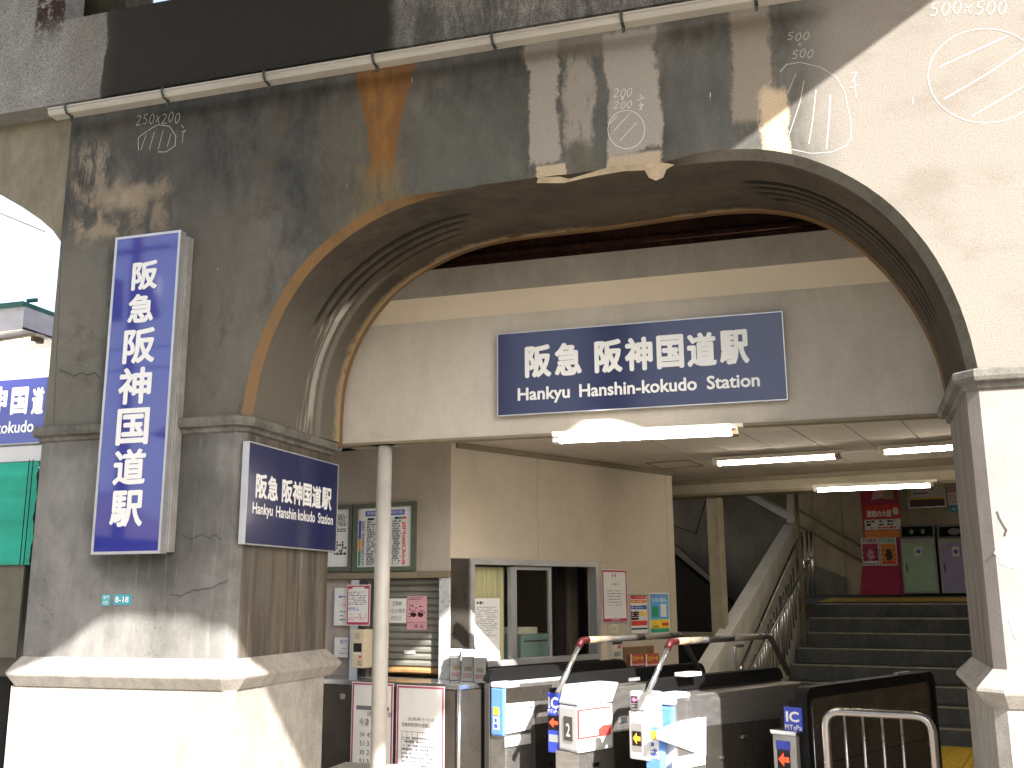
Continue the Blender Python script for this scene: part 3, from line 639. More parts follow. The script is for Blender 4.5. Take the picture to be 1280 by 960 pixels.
# ------------------------------------------------------------------ signs
def sign_box(name, label, pl, r, w1, t, face, parts_frame=.012):
    T = thing(name, label, 'sign', pl.pt((r[0] + r[2]) / 2, r[1], 0)); u0, z0, u1, z1 = r
    slab('housing', T, pl, R4((u0, z0, u1, z1)), w1 - t, w1 - .006, m_alu, .002)
    multi('frame', T, frame_pieces(pl, r, parts_frame, w1 - .006, w1), m_alu)
    slab('face', T, pl, R4((u0 + parts_frame, z0 + parts_frame, u1 - parts_frame, z1 - parts_frame)), w1 - .006, w1 - .003, face); return T
S1P = PL(0, 5.13, 0); q = [S1P.uz(*p) for p in ((145, 298), (227, 286), (199, 692), (112.5, 693))]
r1 = ((q[0][0] + q[3][0]) / 2, (q[2][1] + q[3][1]) / 2, (q[1][0] + q[2][0]) / 2, (q[0][1] + q[1][1]) / 2)
S1 = sign_box('vertical_sign', 'tall glossy blue vertical station sign on the left pier', S1P, r1, 0, .06, m_blue, .016)
slab('mounting_frame', S1, S1P, R4((r1[0] + .02, r1[1] + .01, r1[2] + .012, r1[3] - .02)), -.125, -.062, m_galv, .002)
cu = r1[0] * .5 + r1[2] * .5
for ch, y0, y1, x0, x1 in (('阪', 326, 362, 165, 197), ('急', 367, 403, 160, 192), ('阪', 410, 454, 154, 194), ('神', 459, 505, 148, 189), ('国', 510, 556, 145.5, 186), ('道', 561, 606, 141.5, 182), ('駅', 613, 658.5, 137.5, 178.5)):
    letters('lettering', S1, S1P, ch, S1P.rect(x0, y0, x1, y1), .0012 - .003, m_wht, .007)
S2P = PL(-3.22, 0, 90).off(.045); q = [S2P.uz(*p) for p in ((311, 551), (423, 581), (421, 690), (306.5, 680))]
r2 = ((q[0][0] + q[3][0]) / 2, (q[2][1] + q[3][1]) / 2, (q[1][0] + q[2][0]) / 2, (q[0][1] + q[1][1]) / 2)
S2 = sign_box('reveal_sign', 'small navy station sign on the inner side of the left pier', S2P, r2, 0, .043, m_navy, .006)
def tri_letters(T, P_, items, bold, mat=m_wht, w=-.0012 - .001):
    for s, a, b, c, d in items: letters('lettering', T, P_, s, P_.rect(a, b, c, d), w, mat, bold)
def q2(x0, yt0, yb0, x1, yt1, yb1): # perspective measured corners -> rect on S2P
    a = S2P.uz(x0, yt0); b = S2P.uz(x0, yb0); c_ = S2P.uz(x1, yt1); d = S2P.uz(x1, yb1); return (a[0], (b[1] + d[1]) / 2, c_[0], (a[1] + c_[1]) / 2)
wz = -.0022
jp = q2(320, 592, 623, 415, 610, 638)
W_ = jp[2] - jp[0]
xs_ = [(320, 334), (335, 348), (353, 366), (366.5, 378.5), (379.5, 390), (391, 402), (403, 415)]
for ch, (a, b) in zip('阪急阪神国道駅', xs_):
    ua = S2P.uz(a, 610)[0]; ub = S2P.uz(b, 615)[0]; letters('lettering', S2, S2P, ch, (ua, jp[1], ub, jp[3]), wz, m_wht, .005)
en = q2(316, 628, 643, 417, 643, 656)
for s, a, b in (('Hankyu', 316, 341), ('Hanshin', 345.5, 370.5), ('kokudo', 373, 394), ('Station', 398, 416.5)):
    ua = S2P.uz(a, 638)[0]; ub = S2P.uz(b, 645)[0]; dsc = .0 if s in ('Hanshin', 'kokudo', 'Station') else .018; letters('lettering', S2, S2P, s, (ua, en[1] - dsc, ub, en[3]), wz, m_wht, .0016)
S3P = BE.off(.05); q = [S3P.uz(*p) for p in ((621, 418), (978.5, 388), (984.5, 499), (622, 521))]
r3 = ((q[0][0] + q[3][0]) / 2, (q[2][1] + q[3][1]) / 2, (q[1][0] + q[2][0]) / 2, (q[0][1] + q[1][1]) / 2)
S3 = sign_box('station_sign', 'wide navy station name sign hung on the beam inside the arch', S3P, r3, 0, .048, m_navy, .006)
jz = [S3P.uz(700, 431)[1], S3P.uz(700, 470)[1]]
jz1 = (S3P.uz(657, 432)[1] + S3P.uz(935, 411)[1]) / 2; jz0 = (S3P.uz(657, 472)[1] + S3P.uz(935, 455)[1]) / 2
for ch, a, b in zip('阪急阪神国道駅', (656, 693, 743, 781, 821, 859, 900), (689, 727, 778, 816, 855, 896, 937)):
    letters('lettering', S3, S3P, ch, (S3P.uz(a, 450)[0], jz0, S3P.uz(b, 448)[0], jz1), wz, m_wht, .0088)
ez1 = (S3P.uz(647, 485)[1] + S3P.uz(930, 467)[1]) / 2; ez0 = (S3P.uz(647, 501)[1] + S3P.uz(930, 484.5)[1]) / 2
for s, a, b in (('Hankyu', 647, 712), ('Hanshin-kokudo', 724, 871), ('Station', 884, 950)):
    letters('lettering', S3, S3P, s, (S3P.uz(a, 492)[0], ez0 - (.026 if s == 'Hankyu' else 0), S3P.uz(b, 480)[0], ez1), wz, m_wht, .003)
r = FA.rect(142.5, 743, 164, 756)
T = thing('house_number_plate', 'small teal number plate 8-18 low on the left pier', 'number plate', FA.pt(r[0], r[1], 0))
slab('plate', T, FA, R4(r), 0, .004, m_tealp, .001); letters('lettering', T, FA, '8-18', sub(r, .1, .22, .88, .8), .0046, m_wht, .0012)
r = FA.rect(127.5, 743, 138, 757)
T = thing('district_plate', 'tiny teal district plate left of the 8-18 plate', 'name plate', FA.pt(r[0], r[1], 0))
slab('plate', T, FA, R4(r), 0, .004, m_tealp, .001); letters('lettering', T, FA, '津門', sub(r, .12, .55, .88, .9), .0046, m_wht); letters('lettering', T, FA, '大箇町', sub(r, .12, .08, .88, .45), .0046, m_wht)

# ------------------------------------------------------------------ pole
T = thing('support_pole', 'grey painted steel pole standing under the left end of the beam', 'pole', (-2.88, YB + .07, 0))
b = PL(0, YB + .07, 0).uz(480, 600); bx = b[0]; bot = PL(0, YB + .07, 0).uz(475.5, 950)[0]
tube('shaft', T, [(bx, YB + .07, 0), (bx, YB + .07, zb0 - .02)], .054, m_pipe, 24)
box('cap_plate', T, bx - .09, bx + .09, YB - .0, YB + .14, zb0 - .018, zb0 - .006, m_pipe)

# ------------------------------------------------------------------ ceiling of tiles (turned 12 degrees like the hall)
A12 = rad(-12.3); I0 = hitZ(979, 530, CEIL); MI = Matrix.Translation(Vector((I0.x, I0.y, 0))) @ Matrix.Rotation(A12, 4, 'Z'); MIi = MI.inverted()
IL = lambda P: MIi @ Vector(P)
l3, l2 = IL(hitZ(920, 539, CEIL)), IL(hitZ(1047, 526, CEIL)); tw = (l2.x - l3.x) / 2
jA = IL(hitZ(960, 557, CEIL)).y
far = IL(hitZ(842, 602, CEIL)).y
CE = bpy.data.objects.new('ceiling', None); COL.objects.link(CE); CE['kind'] = 'structure'; WM[CE.name] = Matrix.Identity(4)
tl = tw * 2.0 * 1.0
base_me = None
ix = range(-9, 9)
rows = [jA + k * tl * 1.0 for k in range(-4, 8)]
pv, pf = prism([(.005, .005, 0), (tw - .005, .005, 0), (tw - .005, tl - .005, 0), (.005, tl - .005, 0)], [(.005, .005, .02), (tw - .005, .005, .02), (tw - .005, tl - .005, .02), (.005, tl - .005, .02)])
tile0 = mk('ceiling_panel', pv, pf, m_ceil, CE)
for a in ix:
    for k, yy in enumerate(rows):
        if yy + tl > far + .02: continue
        cs = [MI @ Vector((a * tw + p, yy + q, 0)) for p, q in ((.005, .005), (tw - .005, .005), (tw - .005, tl - .005), (.005, tl - .005))]
        if max(p.y for p in cs) < YB + .03 or min(p.x for p in cs) < -4.6: continue
        if min(p.y for p in cs) < YB + .03:
            cp = []
            for p, q in zip(cs, cs[1:] + cs[:1]):
                if p.y >= (YB + .03): cp.append(p)
                if (p.y < (YB + .03)) != (q.y < (YB + .03)): cp.append(p + (q - p) * (((YB + .03) - p.y) / (q.y - p.y)))
            v, f = prism([(p.x, p.y, CEIL) for p in cp], [(p.x, p.y, CEIL + .02) for p in cp]); mk('ceiling_panel', v, f, m_ceil, CE); continue
        t = tile0 if tile0.get('used') is None else tile0.copy()
        if t is not tile0: COL.objects.link(t); t.parent = CE
        tile0['used'] = 1
        off = (a % 2) * 0
        t.matrix_local = MI @ Matrix.Translation(Vector((a * tw, yy + off, CEIL)))
for o in COL.objects:
    if 'used' in o: del o['used']
cw = [MI @ Vector((x, y, CEIL + .021)) for x, y in ((-7, -3.5), (5, -3.5), (5, far + .3), (-7, far + .3))]
cw = [(max(p.x, -4.6), max(p.y, YB + .05), p.z) for p in cw]
mk('ceiling_void', cw, [(0, 1, 2, 3)], m_dark, CE)
ylast = max(yy + tl for yy in rows if yy + tl <= far + .02)
v, f = prism([(-7, ylast + .004, 0), (5, ylast + .004, 0), (5, far, 0), (-7, far, 0)], [(-7, ylast + .004, .02), (5, ylast + .004, .02), (5, far, .02), (-7, far, .02)])
mk('ceiling_panel', [MI @ (Vector(q) + Vector((0, 0, CEIL))) for q in v], f, m_ceil, CE)
# access hatch outline
hp = [hitZ(*q, CEIL - .003) for q in ((808, 579), (860, 575), (880, 582), (828, 586))]
multi('hatch_edge', CE, [tube_vf([a, b], .006, 6) for a, b in zip(hp, hp[1:] + hp[:1])], m_trim)
# beam at the far end of the ceiling
HB = PL(0, 0, 0); pfar = MI @ Vector((0, far, 0)); HB = PL(pfar.x, pfar.y, -12.3)
zfb = HB.uz(980, 611)[1]
T = thing('cross_beam', 'cream cross beam at the far end of the tiled ceiling', 'beam', HB.pt(0, zfb, 0))
slab('beam_side', T, HB, R4((-6, zfb, 3.2, CEIL + .3)), -.3, .0, m_cream); slab('shadow_strip', T, HB, R4((-6, CEIL - .05, 3.2, CEIL - .002)), .001, .02, m_trim)
slab('lower_lip', T, HB, R4((-6, zfb - .03, 3.2, zfb - .002)), -.3, .01, m_trim)
slab('upper_hall_wall', T, HB, R4((-6, CEIL + .3, 3.2, 4.5)), -.3, -.1, m_dark)

# ------------------------------------------------------------------ fluorescent lamps
def lamp(label, a, b, zt_, double=False):
    """a,b pixel ends of the tube, zt_ its height"""
    A, B = hitZ(*a, zt_), hitZ(*b, zt_); B.z = A.z; d = (B - A).normalized(); rz = math.atan2(d.y, d.x); L = (B - A).length
    T = thing('fluorescent_lamp', label, 'lamp', (A + B) / 2, rz, 'fluorescent lamps under the ceiling')
    Mx = Matrix.Translation((A + B) / 2) @ Matrix.Rotation(rz, 4, 'Z'); h = L / 2
    box('housing', T, -h - .03, h + .05, -.04, .04, .028, .055, m_fix, .006, Mx)
    box('reflector', T, -h - .01, h + .01, -.075, .075, .018, .028, m_fix, .003, Mx)
    for dy in ((-.045, .045) if double else (0,)):
        tube('tube', T, [Mx @ Vector((-h + .01, dy, 0)), Mx @ Vector((h - .01, dy, 0))], .016, m_tube, 12)
    for s in (-1, 1): box('end_cap', T, s * h - .02, s * h + .02, -.06, .06, -.018, .030, m_fixend if s > 0 else m_fix, .005, Mx)
    return T
lamp('large fluorescent lamp just behind the beam below the station sign', (697, 551), (919, 541), 2.53, False)
lamp('fluorescent lamp in the middle of the tiled ceiling', (896, 580), (1047, 571), CEIL - .075, False)
lamp('fluorescent lamp on the tiled ceiling touching the right pier', (1104, 566), (1250, 556), CEIL - .075, False)
lamp('thin fluorescent tube hung past the cross beam above the stairs', (1020, 613), (1165, 607), 2.56, False)

# ================================================================== ticket office
OF = thing('ticket_office', 'cream ticket office with shutter and sliding window left of the gates', 'ticket office', (C0.x, C0.y, 0))
hz = OL.uz(500, 718)[1]                  # head of the shutter opening
sh0, sh1 = OL.uz(470, 780)[0], OL.uz(549, 780)[0]; CTZ = .93
eL = OL.uz(400, 640)[0] - 1.2
slab('upper_wall', OF, OL, R4((eL, hz + .02, 0, CEIL)), -.15, 0, m_office2)
slab('header_rail', OF, OL, R4((eL, hz - .03, .0, hz + .018)), -.12, .03, m_trim)
slab('lower_wall', OF, OL, R4((eL, 0, sh0 - .02, hz - .032)), -.15, -.02, m_office2)
# right side: wall with window
wlx0, wlx1 = OW.uz(586.5, 740)[0], OW.uz(747.5, 740)[0]; wzt = (OW.uz(586, 699)[1] + OW.uz(747, 702)[1]) / 2; wzb = 1.0
wend = OW.uz(842, 660)[0]
j1, j2 = OW.uz(672, 640)[0], OW.uz(756, 640)[0]
for a, b in ((0.0, j1), (j1 + .004, j2), (j2 + .004, OW.uz(834, 660)[0]), (OW.uz(834, 660)[0] + .004, wend)):
    lo = wzt if a < wlx1 - .02 and a < j2 else 0
    zlow = wzt if a < j2 - .01 else 0
    if a < j2 - .01: slab('wall_panel', OF, OW, R4((a, wzt, b, CEIL)), -.12, 0, m_office)
    else: slab('wall_panel', OF, OW, R4((a, 0, b, CEIL)), -.12, 0, m_office)
slab('wall_panel', OF, OW, R4((0, 0, wlx0, wzt - .003)), -.12, -.002, m_ctr)
slab('wall_panel', OF, OW, R4((wlx1, 0, j2, wzt - .003)), -.12, 0, m_office); slab('wall_panel', OF, OW, R4((wlx0, 0, wlx1, wzb)), -.12, 0, m_ctr)
# ceiling trim strip
slab('ceiling_trim', OF, OW, R4((.05, CEIL - .045, wend, CEIL - .002)), .0, .03, m_trim)
# window
rW = (wlx0, wzb, wlx1, wzt)
WI = multi('window', OF, frame_pieces(OW, rW, .045, -.05, .018), m_alu)
m1 = OW.uz(643, 760)[0]; m2 = OW.uz(690, 760)[0]
slab('sash', WI, OW, R4((m1 - .035, wzb, m1 + .02, wzt - .06)), -.045, -.005, m_alu)
multi('sash', WI, frame_pieces(OW, (m1 + .02, wzb + .02, m2 + .02, wzt - .05), .03, -.045, -.02), m_alu)
slab('pane', WI, OW, R4((m1 + .05, wzb + .05, m2 - .01, wzt - .08)), -.036, -.032, m_glass)
slab('pane', WI, OW, R4((wlx0 + .045, wzb + .045, m1 - .035, wzt - .06)), -.062, -.058, m_glass)
# curtain
V = []; nn = 70; cu0, cu1 = wlx0 + .05, m1 - .02
for z in (wzb + .02, wzt - .06):
    for i in range(nn + 1):
        u = cu0 + (cu1 - cu0) * i / nn; V.append(OW.pt(u, z, -.11 + .014 * sin(i * 1.05) + .006 * sin(i * 2.7)))
mk('curtain', V, [(i, i + 1, nn + 2 + i, nn + 1 + i) for i in range(nn)], m_curt, OF, smooth=True)
# room behind the window
slab('room_wall', OF, OW, R4((-.0, 0, wend, CEIL)), -2.3, -2.2, m_roomwall)
mk('room_wall', [OW.pt(wend - .02, 0, -.12), OW.pt(wend - .02, 0, -2.2), OW.pt(wend - .02, 2.7, -2.2), OW.pt(wend - .02, 2.7, -.12)], [(0, 1, 2, 3)], m_roomwall, OF)
for k, (a, b, cl) in enumerate(((697, 706, m_dkgrip), (712, 722, m_trim), (724, 731, m_dkgrip))):
    q0, q1 = OW.uz(a, 760, -.4 - .1 * k)[0], OW.uz(b, 760, -.4 - .1 * k)[0]; slab('locker_edge', OF, OW, R4((q0, .2, q1, 2.1)), -.45 - .1 * k, -.4 - .1 * k, cl)
T = thing('cabinet', 'teal grey office machine with rounded lid behind the window', 'cabinet', OW.pt((m1 + m2) / 2, .6, -.4))
r = OW.rect(651, 792, 689, 840, -.25); slab('body', T, OW, R4((r[0], .6, r[2], r[3])), -.6, -.25, m_teal, .03)
r = OW.rect(648, 784, 672, 793, -.3); slab('tray', T, OW, R4((r[0], r[1] - .02, r[2], r[3])), -.6, -.3, m_fix, .008)
r = OW.rect(655, 800, 685, 802, -.249); slab('seam', T, OW, R4(r), -.25, -.2485, m_dkgrip)
# notice taped inside the left pane
def notice(name, label, pl, r, w, paper=m_paper, cat='notice', border=None, bw=.012, group=None):
    T = thing(name, label, cat, pl.pt((r[0] + r[2]) / 2, r[1], w)); slab('sheet', T, pl, R4(r), w - .002, w, paper)
    if border: multi('border', T, frame_pieces(pl, (r[0] + .006, r[1] + .006, r[2] - .006, r[3] - .006), bw, w, w + .0008), border)
    return T
r = OW.rect(598, 748, 629.5, 832); T = notice('window_notice', 'white typed notice behind the left window pane, on the curtain', OW, r, -.045)
dashes('print', T, OW, sub(r, .08, .42, .95, .88), 17, m_grey_ink, -.0445, .85, .02, .35, 3); dashes('heading', T, OW, sub(r, .08, .91, .35, .96), 1, m_ink, -.0445, 1, .03, .8, 4)

# shutter
SH = PL(C0.x, C0.y, -12.3).off(-.10)
T = thing('roller_shutter', 'closed grey roller shutter of the ticket window, rusty at the bottom', 'shutter', SH.pt((sh0 + sh1) / 2, CTZ, 0))
s_top, s_bot = hz - .03, CTZ + .02; ns = 14; hsl = (s_top - s_bot) / ns
for i in range(ns):
    z0 = s_bot + i * hsl; prf = [(0, z0 + .001), (.010, z0 + hsl * .25), (.012, z0 + hsl * .6), (.003, z0 + hsl - .004), (-.006, z0 + hsl - .002)]
    V = [SH.pt(u, z, w) for u in (sh0, sh1 + .01) for w, z in prf]; k = len(prf)
    mk('slat', V, [(a, a + 1, a + 1 + k, a + k) for a in range(k - 1)], m_rustsl if i == 0 else m_shut, T)
slab('backing', T, SH, R4((sh0, s_bot, sh1 + .01, s_top)), -.03, -.012, m_dark)
slab('side_rail', T, SH, R4((sh0 - .05, s_bot, sh0, s_top)), -.03, .05, m_galv); slab('side_rail', T, SH, R4((sh1 + .01, s_bot, sh1 + .03, s_top)), -.03, .06, m_dsteel)
r = SH.rect(505, 813, 519, 817.5, .014); patch('maker_label', T, SH, r, m_paper, .014)
r = SH.rect(541, 812, 548, 814, .014); slab('grip', T, SH, R4(r), .01, .022, m_steelp)
# stainless column and dark stainless panel at the corner
slab('steel_column', OF, OL, R4((OL.uz(549.5, 780)[0], CTZ, OL.uz(563, 780)[0], hz - .031)), -.10, .012, plain_cache('stainless whitened for glare', (.85, .85, .86), rough=.3, metal=.55), .004)  # colour whitened to stand in for sunlight mirrored in the steel
slab('corner_panel', OF, OL, R4((OL.uz(563.5, 780)[0], CTZ, 0.002, hz - .031)), -.12, -.0, m_dsteel)
slab('corner_panel', OF, OW, R4((0.002, CTZ, wlx0 - .004, hz - .031)), -.0, .004, m_dsteel)

# timetable boards
def board(label, r, w=.0):
    T = thing('timetable_board', label, 'notice board', OL.pt((r[0] + r[2]) / 2, r[1], 0)); multi('frame', T, frame_pieces(OL, r, .035, 0, .035), plain_cache('green bronze frame', (.085, .10, .07)))
    slab('sheet', T, OL, R4((r[0] + .035, r[1] + .035, r[2] - .035, r[3] - .035)), .002, .012, m_paper); return T
def rOL(x0, y0, x1, y1, w=0): return OL.rect(x0, y0, x1, y1, w)
r = rOL(444, 629, 521, 714); T = board('framed coloured fare table on the office wall, behind the grey pole', r); w = .0125
ri = (r[0] + .035, r[1] + .035, r[2] - .035, r[3] - .035)
patch('title_band', T, OL, sub(ri, .14, .86, .86, .95), m_bluep, .0135); letters('lettering', T, OL, '普通旅客運賃表(大阪方面)', sub(ri, .17, .875, .83, .935), .0138, m_wht)
patch('head_band', T, OL, sub(ri, .68, .79, .80, .83), m_ink, .0135); patch('head_band', T, OL, sub(ri, .75, .79, .82, .83), m_green_p, .0137); patch('head_band', T, OL, sub(ri, .82, .79, .89, .83), m_redp, .0135); patch('head_band', T, OL, sub(ri, .18, .79, .30, .83), m_ink, .0135)
patch('line_band', T, OL, sub(ri, .02, .48, .065, .79), m_bluep, .0135); patch('line_band', T, OL, sub(ri, .02, .28, .065, .475), m_orange, .0135); patch('line_band', T, OL, sub(ri, .02, .03, .065, .275), m_green_p, .0135)
for a, b, mt, sd in ((.08, .14, m_grey_ink, 1), (.17, .34, m_grey_ink, 2), (.36, .62, m_grey_ink, 3), (.64, .80, m_grey_ink, 4), (.82, .89, m_redp, 5)):
    dashes('print', T, OL, sub(ri, a, .03, b, .78), 18, mt, .0136, .92, .012, .8, sd)
multi('rule', T, [pslab(OL, R4(sub(ri, .02, .02 + k * .0428, .97, .023 + k * .0428)), .0125, .0132) for k in range(19)], m_grey_ink)
r = rOL(400, 632, 442.5, 714); T = board('framed route diagram board half hidden behind the left pier', r); ri = (r[0] + .035, r[1] + .035, r[2] - .035, r[3] - .035)
dashes('print', T, OL, sub(ri, .35, .60, .9, .92), 9, m_ink, .0128, .8, .03, .6, 8); dashes('print', T, OL, sub(ri, .3, .2, .9, .45), 5, m_ink, .0128, .7, .03, .9, 9)

# notices round the shutter
r = SH.rect(470, 748, 508, 778.5, .016); T = notice('shutter_notice', 'white notice taped to the shutter right of the pole', SH, r, .018)
letters('lettering', T, SH, '定期券', sub(r, .55, .70, .85, .88), .0186, m_ink); letters('lettering', T, SH, '11日は発売', sub(r, .42, .40, .97, .58), .0186, m_ink); letters('lettering', T, SH, 'いま円だけ', sub(r, .42, .1, .85, .28), .0186, m_ink)
r = SH.rect(509, 745, 534, 787, .016); T = notice('pink_flyer', 'pink flyer with a drawing taped to the shutter', SH, r, .0195, m_pinkp)
fl = []
for cx, cz in ((.33, .45), (.68, .45)):
    pr_ = sub(r, cx - .15, cz - .08, cx + .15, cz + .06); fl.append(pslab(SH, [((pr_[0] + pr_[2]) / 2 + (pr_[2] - pr_[0]) / 2 * cos(k * pi / 6), (pr_[1] + pr_[3]) / 2 + (pr_[3] - pr_[1]) / 2 * sin(k * pi / 6)) for k in range(12)], .0195, .0202))
multi('drawing', T, fl, m_maroon); dashes('drawing', T, SH, sub(r, .1, .36, .95, .75), 9, m_maroon, .0202, .35, .02, .7, 12)
dashes('print', T, SH, sub(r, .08, .88, .92, .97), 2, m_maroon, .0202, .9, .02, .4, 13); multi('rule', T, [pslab(SH, R4(sub(r, .02, .20, .98, .21)), .0195, .0202)], m_maroon); letters('lettering', T, SH, '福 祉', sub(r, .35, .05, .85, .16), .0203, m_maroon)
CP = OL.off(.05)
r = CP.rect(433, 731, 462.5, 782); T = notice('bordered_notice', 'white notice with crimson border above the intercom', CP, r, 0, border=m_crim)
patch('band', T, CP, sub(r, .06, .035, .94, .085), m_crim, .001); patch('band', T, CP, sub(r, .06, .9, .25, .97), m_crim, .001); patch('band', T, CP, sub(r, .75, .9, .94, .97), m_crim, .001)
dashes('print', T, CP, sub(r, .1, .5, .9, .84), 8, m_ink, .001, .9, .03, .35, 21); dashes('print', T, CP, sub(r, .1, .12, .9, .3), 4, m_redp, .001, .8, .03, .35, 22); dashes('print', T, CP, sub(r, .1, .36, .6, .45), 2, m_bluep, .001, 1.0, .05, .5, 23)
slab('notice_backing', T, CP, R4((r[0] + .02, r[1] + .02, r[2] - .02, r[3] - .02)), -.045, -.003, m_galv)
T = thing('conduit_run', 'dark cable conduits running down behind the intercom', 'conduit', CP.pt(0, 1, 0))
for xx in (449, 453.5, 462): u = CP.uz(xx, 800)[0]; tube('pipe', T, [CP.pt(u, CTZ, -.03), CP.pt(u, hz - .04, -.03)], .012, m_conduit, 8)
u0, u1 = CP.uz(434, 800)[0], CP.uz(444, 800)[0]; slab('steel_strip', T, CP, R4((u0, CTZ, u1, hz - .04)), -.05, -.035, m_alu)
IC = OL.off(.14); r = IC.rect(440.5, 787, 454.5, 835)
T = thing('intercom', 'cream intercom box with a red button left of the pole', 'intercom', IC.pt(r[0], r[1], 0)); slab('body', T, IC, R4((r[0], r[1], r[2], r[3])), -.13, 0, m_intc, .004)
slab('screen', T, IC, R4(IC.rect(442, 804, 452, 815)), 0, .002, m_led); slab('button', T, IC, R4(IC.rect(449, 819.5, 451.5, 822.5)), 0, .004, m_redp, .001); dashes('grille', T, IC, IC.rect(443.5, 791.5, 450.5, 799), 5, m_grey_ink, .001, 1, .2, .4)
slab('label_plate', T, IC, R4(IC.rect(442, 815.8, 451, 818)), 0, .0015, m_paper); dashes('keys', T, IC, IC.rect(447, 826, 452, 832), 3, m_grey_ink, .001, .8, .01, .7)
r = CP.rect(415, 735, 432.5, 782); T = notice('strip_notice', 'pale notice strip with coloured lines beside the pier', CP, r, -.03); dashes('print', T, CP, sub(r, .3, .72, .95, .9), 2, m_bluep, -.0295, .8, .03, .4, 5); dashes('print', T, CP, sub(r, .4, .45, .95, .58), 3, m_redp, -.0295, .8, .03, .35, 6); dashes('print', T, CP, sub(r, .4, .1, .95, .42), 3, m_green_p, -.0295, .7, .03, .3, 7)
r = CP.rect(415, 797, 432, 822); T = notice('guide_notice', 'small white guide notice low beside the pier edge', CP, r, -.03); letters('lettering', T, CP, '案内', sub(r, .4, .68, .95, .9), -.0295, m_bluep); dashes('print', T, CP, sub(r, .4, .15, .95, .5), 3, m_bluep, -.0295, .8, .03, .3, 9)

# counter in front of the shutter
cc = hitZ(574, 856, CTZ); CN = PL(cc.x, cc.y, -12.3)
T = thing('ticket_counter', 'dark panelled ticket counter with a steel top below the shutter', 'counter', (cc.x, cc.y, 0))
cb = CN.pt(0, 0, 0); uL = CN.uz(400, 850)[0] - .4
k2 = PL(cc.x, cc.y, 61.4); k2e = k2.uz(609, 880)[0]
topc = [CN.pt(uL, 0, 0), CN.pt(0, 0, 0), k2.pt(k2e, 0, 0), OW.pt(wlx0 + .30, 0, .001), OL.pt(0, 0, 0), OL.pt(eL, 0, -.0)]
v, f = prism([(p.x, p.y, CTZ - .035) for p in topc], [(p.x, p.y, CTZ) for p in topc]); mk('counter_top', v, f, m_steelp, T, .003)
slab('front_panel', T, CN, R4((uL, 0, -.012, CTZ - .036)), -.03, -.01, m_ctr); slab('side_panel', T, k2, R4((.012, 0, k2e, CTZ - .036)), -.03, -.01, m_dsteel)
tube('corner_post', T, [(cc.x, cc.y, 0), (cc.x, cc.y, CTZ - .036)], .016, m_steelp, 12)
slab('hinge', T, CN, R4(CN.rect(426, 867, 432, 874)), -.01, .006, m_steelp)
def cposter(label, x0, y0, x1, y1): r = CN.rect(x0, y0, x1, y1); return notice('counter_poster', label, CN, r, .002, cat='poster', border=plain_cache('soft crimson', (.42, .10, .17)), bw=.014), r
# bottoms lie below the frame
T, r = cposter('tall white poster with handwritten times on the counter, left of the pole', 437, 853, 490, 1120)
patch('band', T, CN, sub(r, .12, .865, .9, .885), m_grey_ink, .0035); letters('lettering', T, CN, '当駅の営業時間', sub(r, .38, .835, .95, .86), .0035, m_ink); letters('handwriting', T, CN, '今津 ↔', sub(r, .2, .785, .62, .825), .0035, m_ink)
rdm = random.Random(5)
for i in range(9):
    for j in range(3):
        if i in (3,) and j == 2 or (i in (4, 5, 6, 7) and j == 0): continue
        letters('handwriting', T, CN, str(rdm.choice([20, 21, 30, 31, 34, 45, 46, 51])), sub(r, .22 + .17 * j, .735 - i * .043, .33 + .17 * j, .758 - i * .043), .0035, m_ink)
slab('title_space', T, CN, R4(sub(r, .1, .89, .9, .97)), .002, .0032, m_paper)
T, r = cposter('tall white poster with a ruled table on the counter, right of the pole', 494, 857, 555, 1120)
slab('title_space', T, CN, R4(sub(r, .09, .86, .91, .955)), .002, .0034, m_paper)
letters('lettering', T, CN, '定期券うりば', sub(r, .25, .825, .8, .842), .0036, m_grey_ink); letters('lettering', T, CN, '定期券発売所の営業について', sub(r, .12, .795, .9, .815), .0036, m_ink)
multi('table_rule', T, [pslab(CN, R4(sub(r, .12 + .11 * k, .36, .125 + .11 * k, .77)), .002, .0034) for k in range(8)] + [pslab(CN, R4(sub(r, .12, .36 + .041 * k, .9, .362 + .041 * k)), .002, .0034) for k in range(11)], m_grey_ink)
dashes('print', T, CN, sub(r, .14, .37, .88, .75), 20, m_grey_ink, .0036, .8, .012, .5, 4)
# leaflet holders in the sun on the counter
for i, (xp, yp, lab) in enumerate(((570, 851, 'clear leaflet holder at the counter corner, leftmost of three'), (584, 856, 'clear leaflet holder in the middle of three on the counter'), (599, 862, 'clear leaflet holder nearest the window, rightmost of three'))):
    p = hitZ(xp, yp - 4 * i, CTZ + .001); T = thing('leaflet_holder', lab, 'leaflet holder', p, rad(15 - 8 * i), 'leaflet holders on the counter')
    Mx = WM[T.name]
    box('leaflet_stack', T, -.045, .045, .012, .035, .006, .23, m_paper, 0, Mx); box('shell', T, -.052, .052, .0, .045, 0, .18, m_clear, .003, Mx); box('back', T, -.052, .052, .045, .049, 0, .24, m_clear, .001, Mx)
    for k, mt in enumerate((m_pinkp, m_beige, m_paper)): box('cover_print', T, -.035 + .01 * k, .03, .0105, .0115, .03 + .045 * k, .06 + .045 * k, mt, 0, Mx)

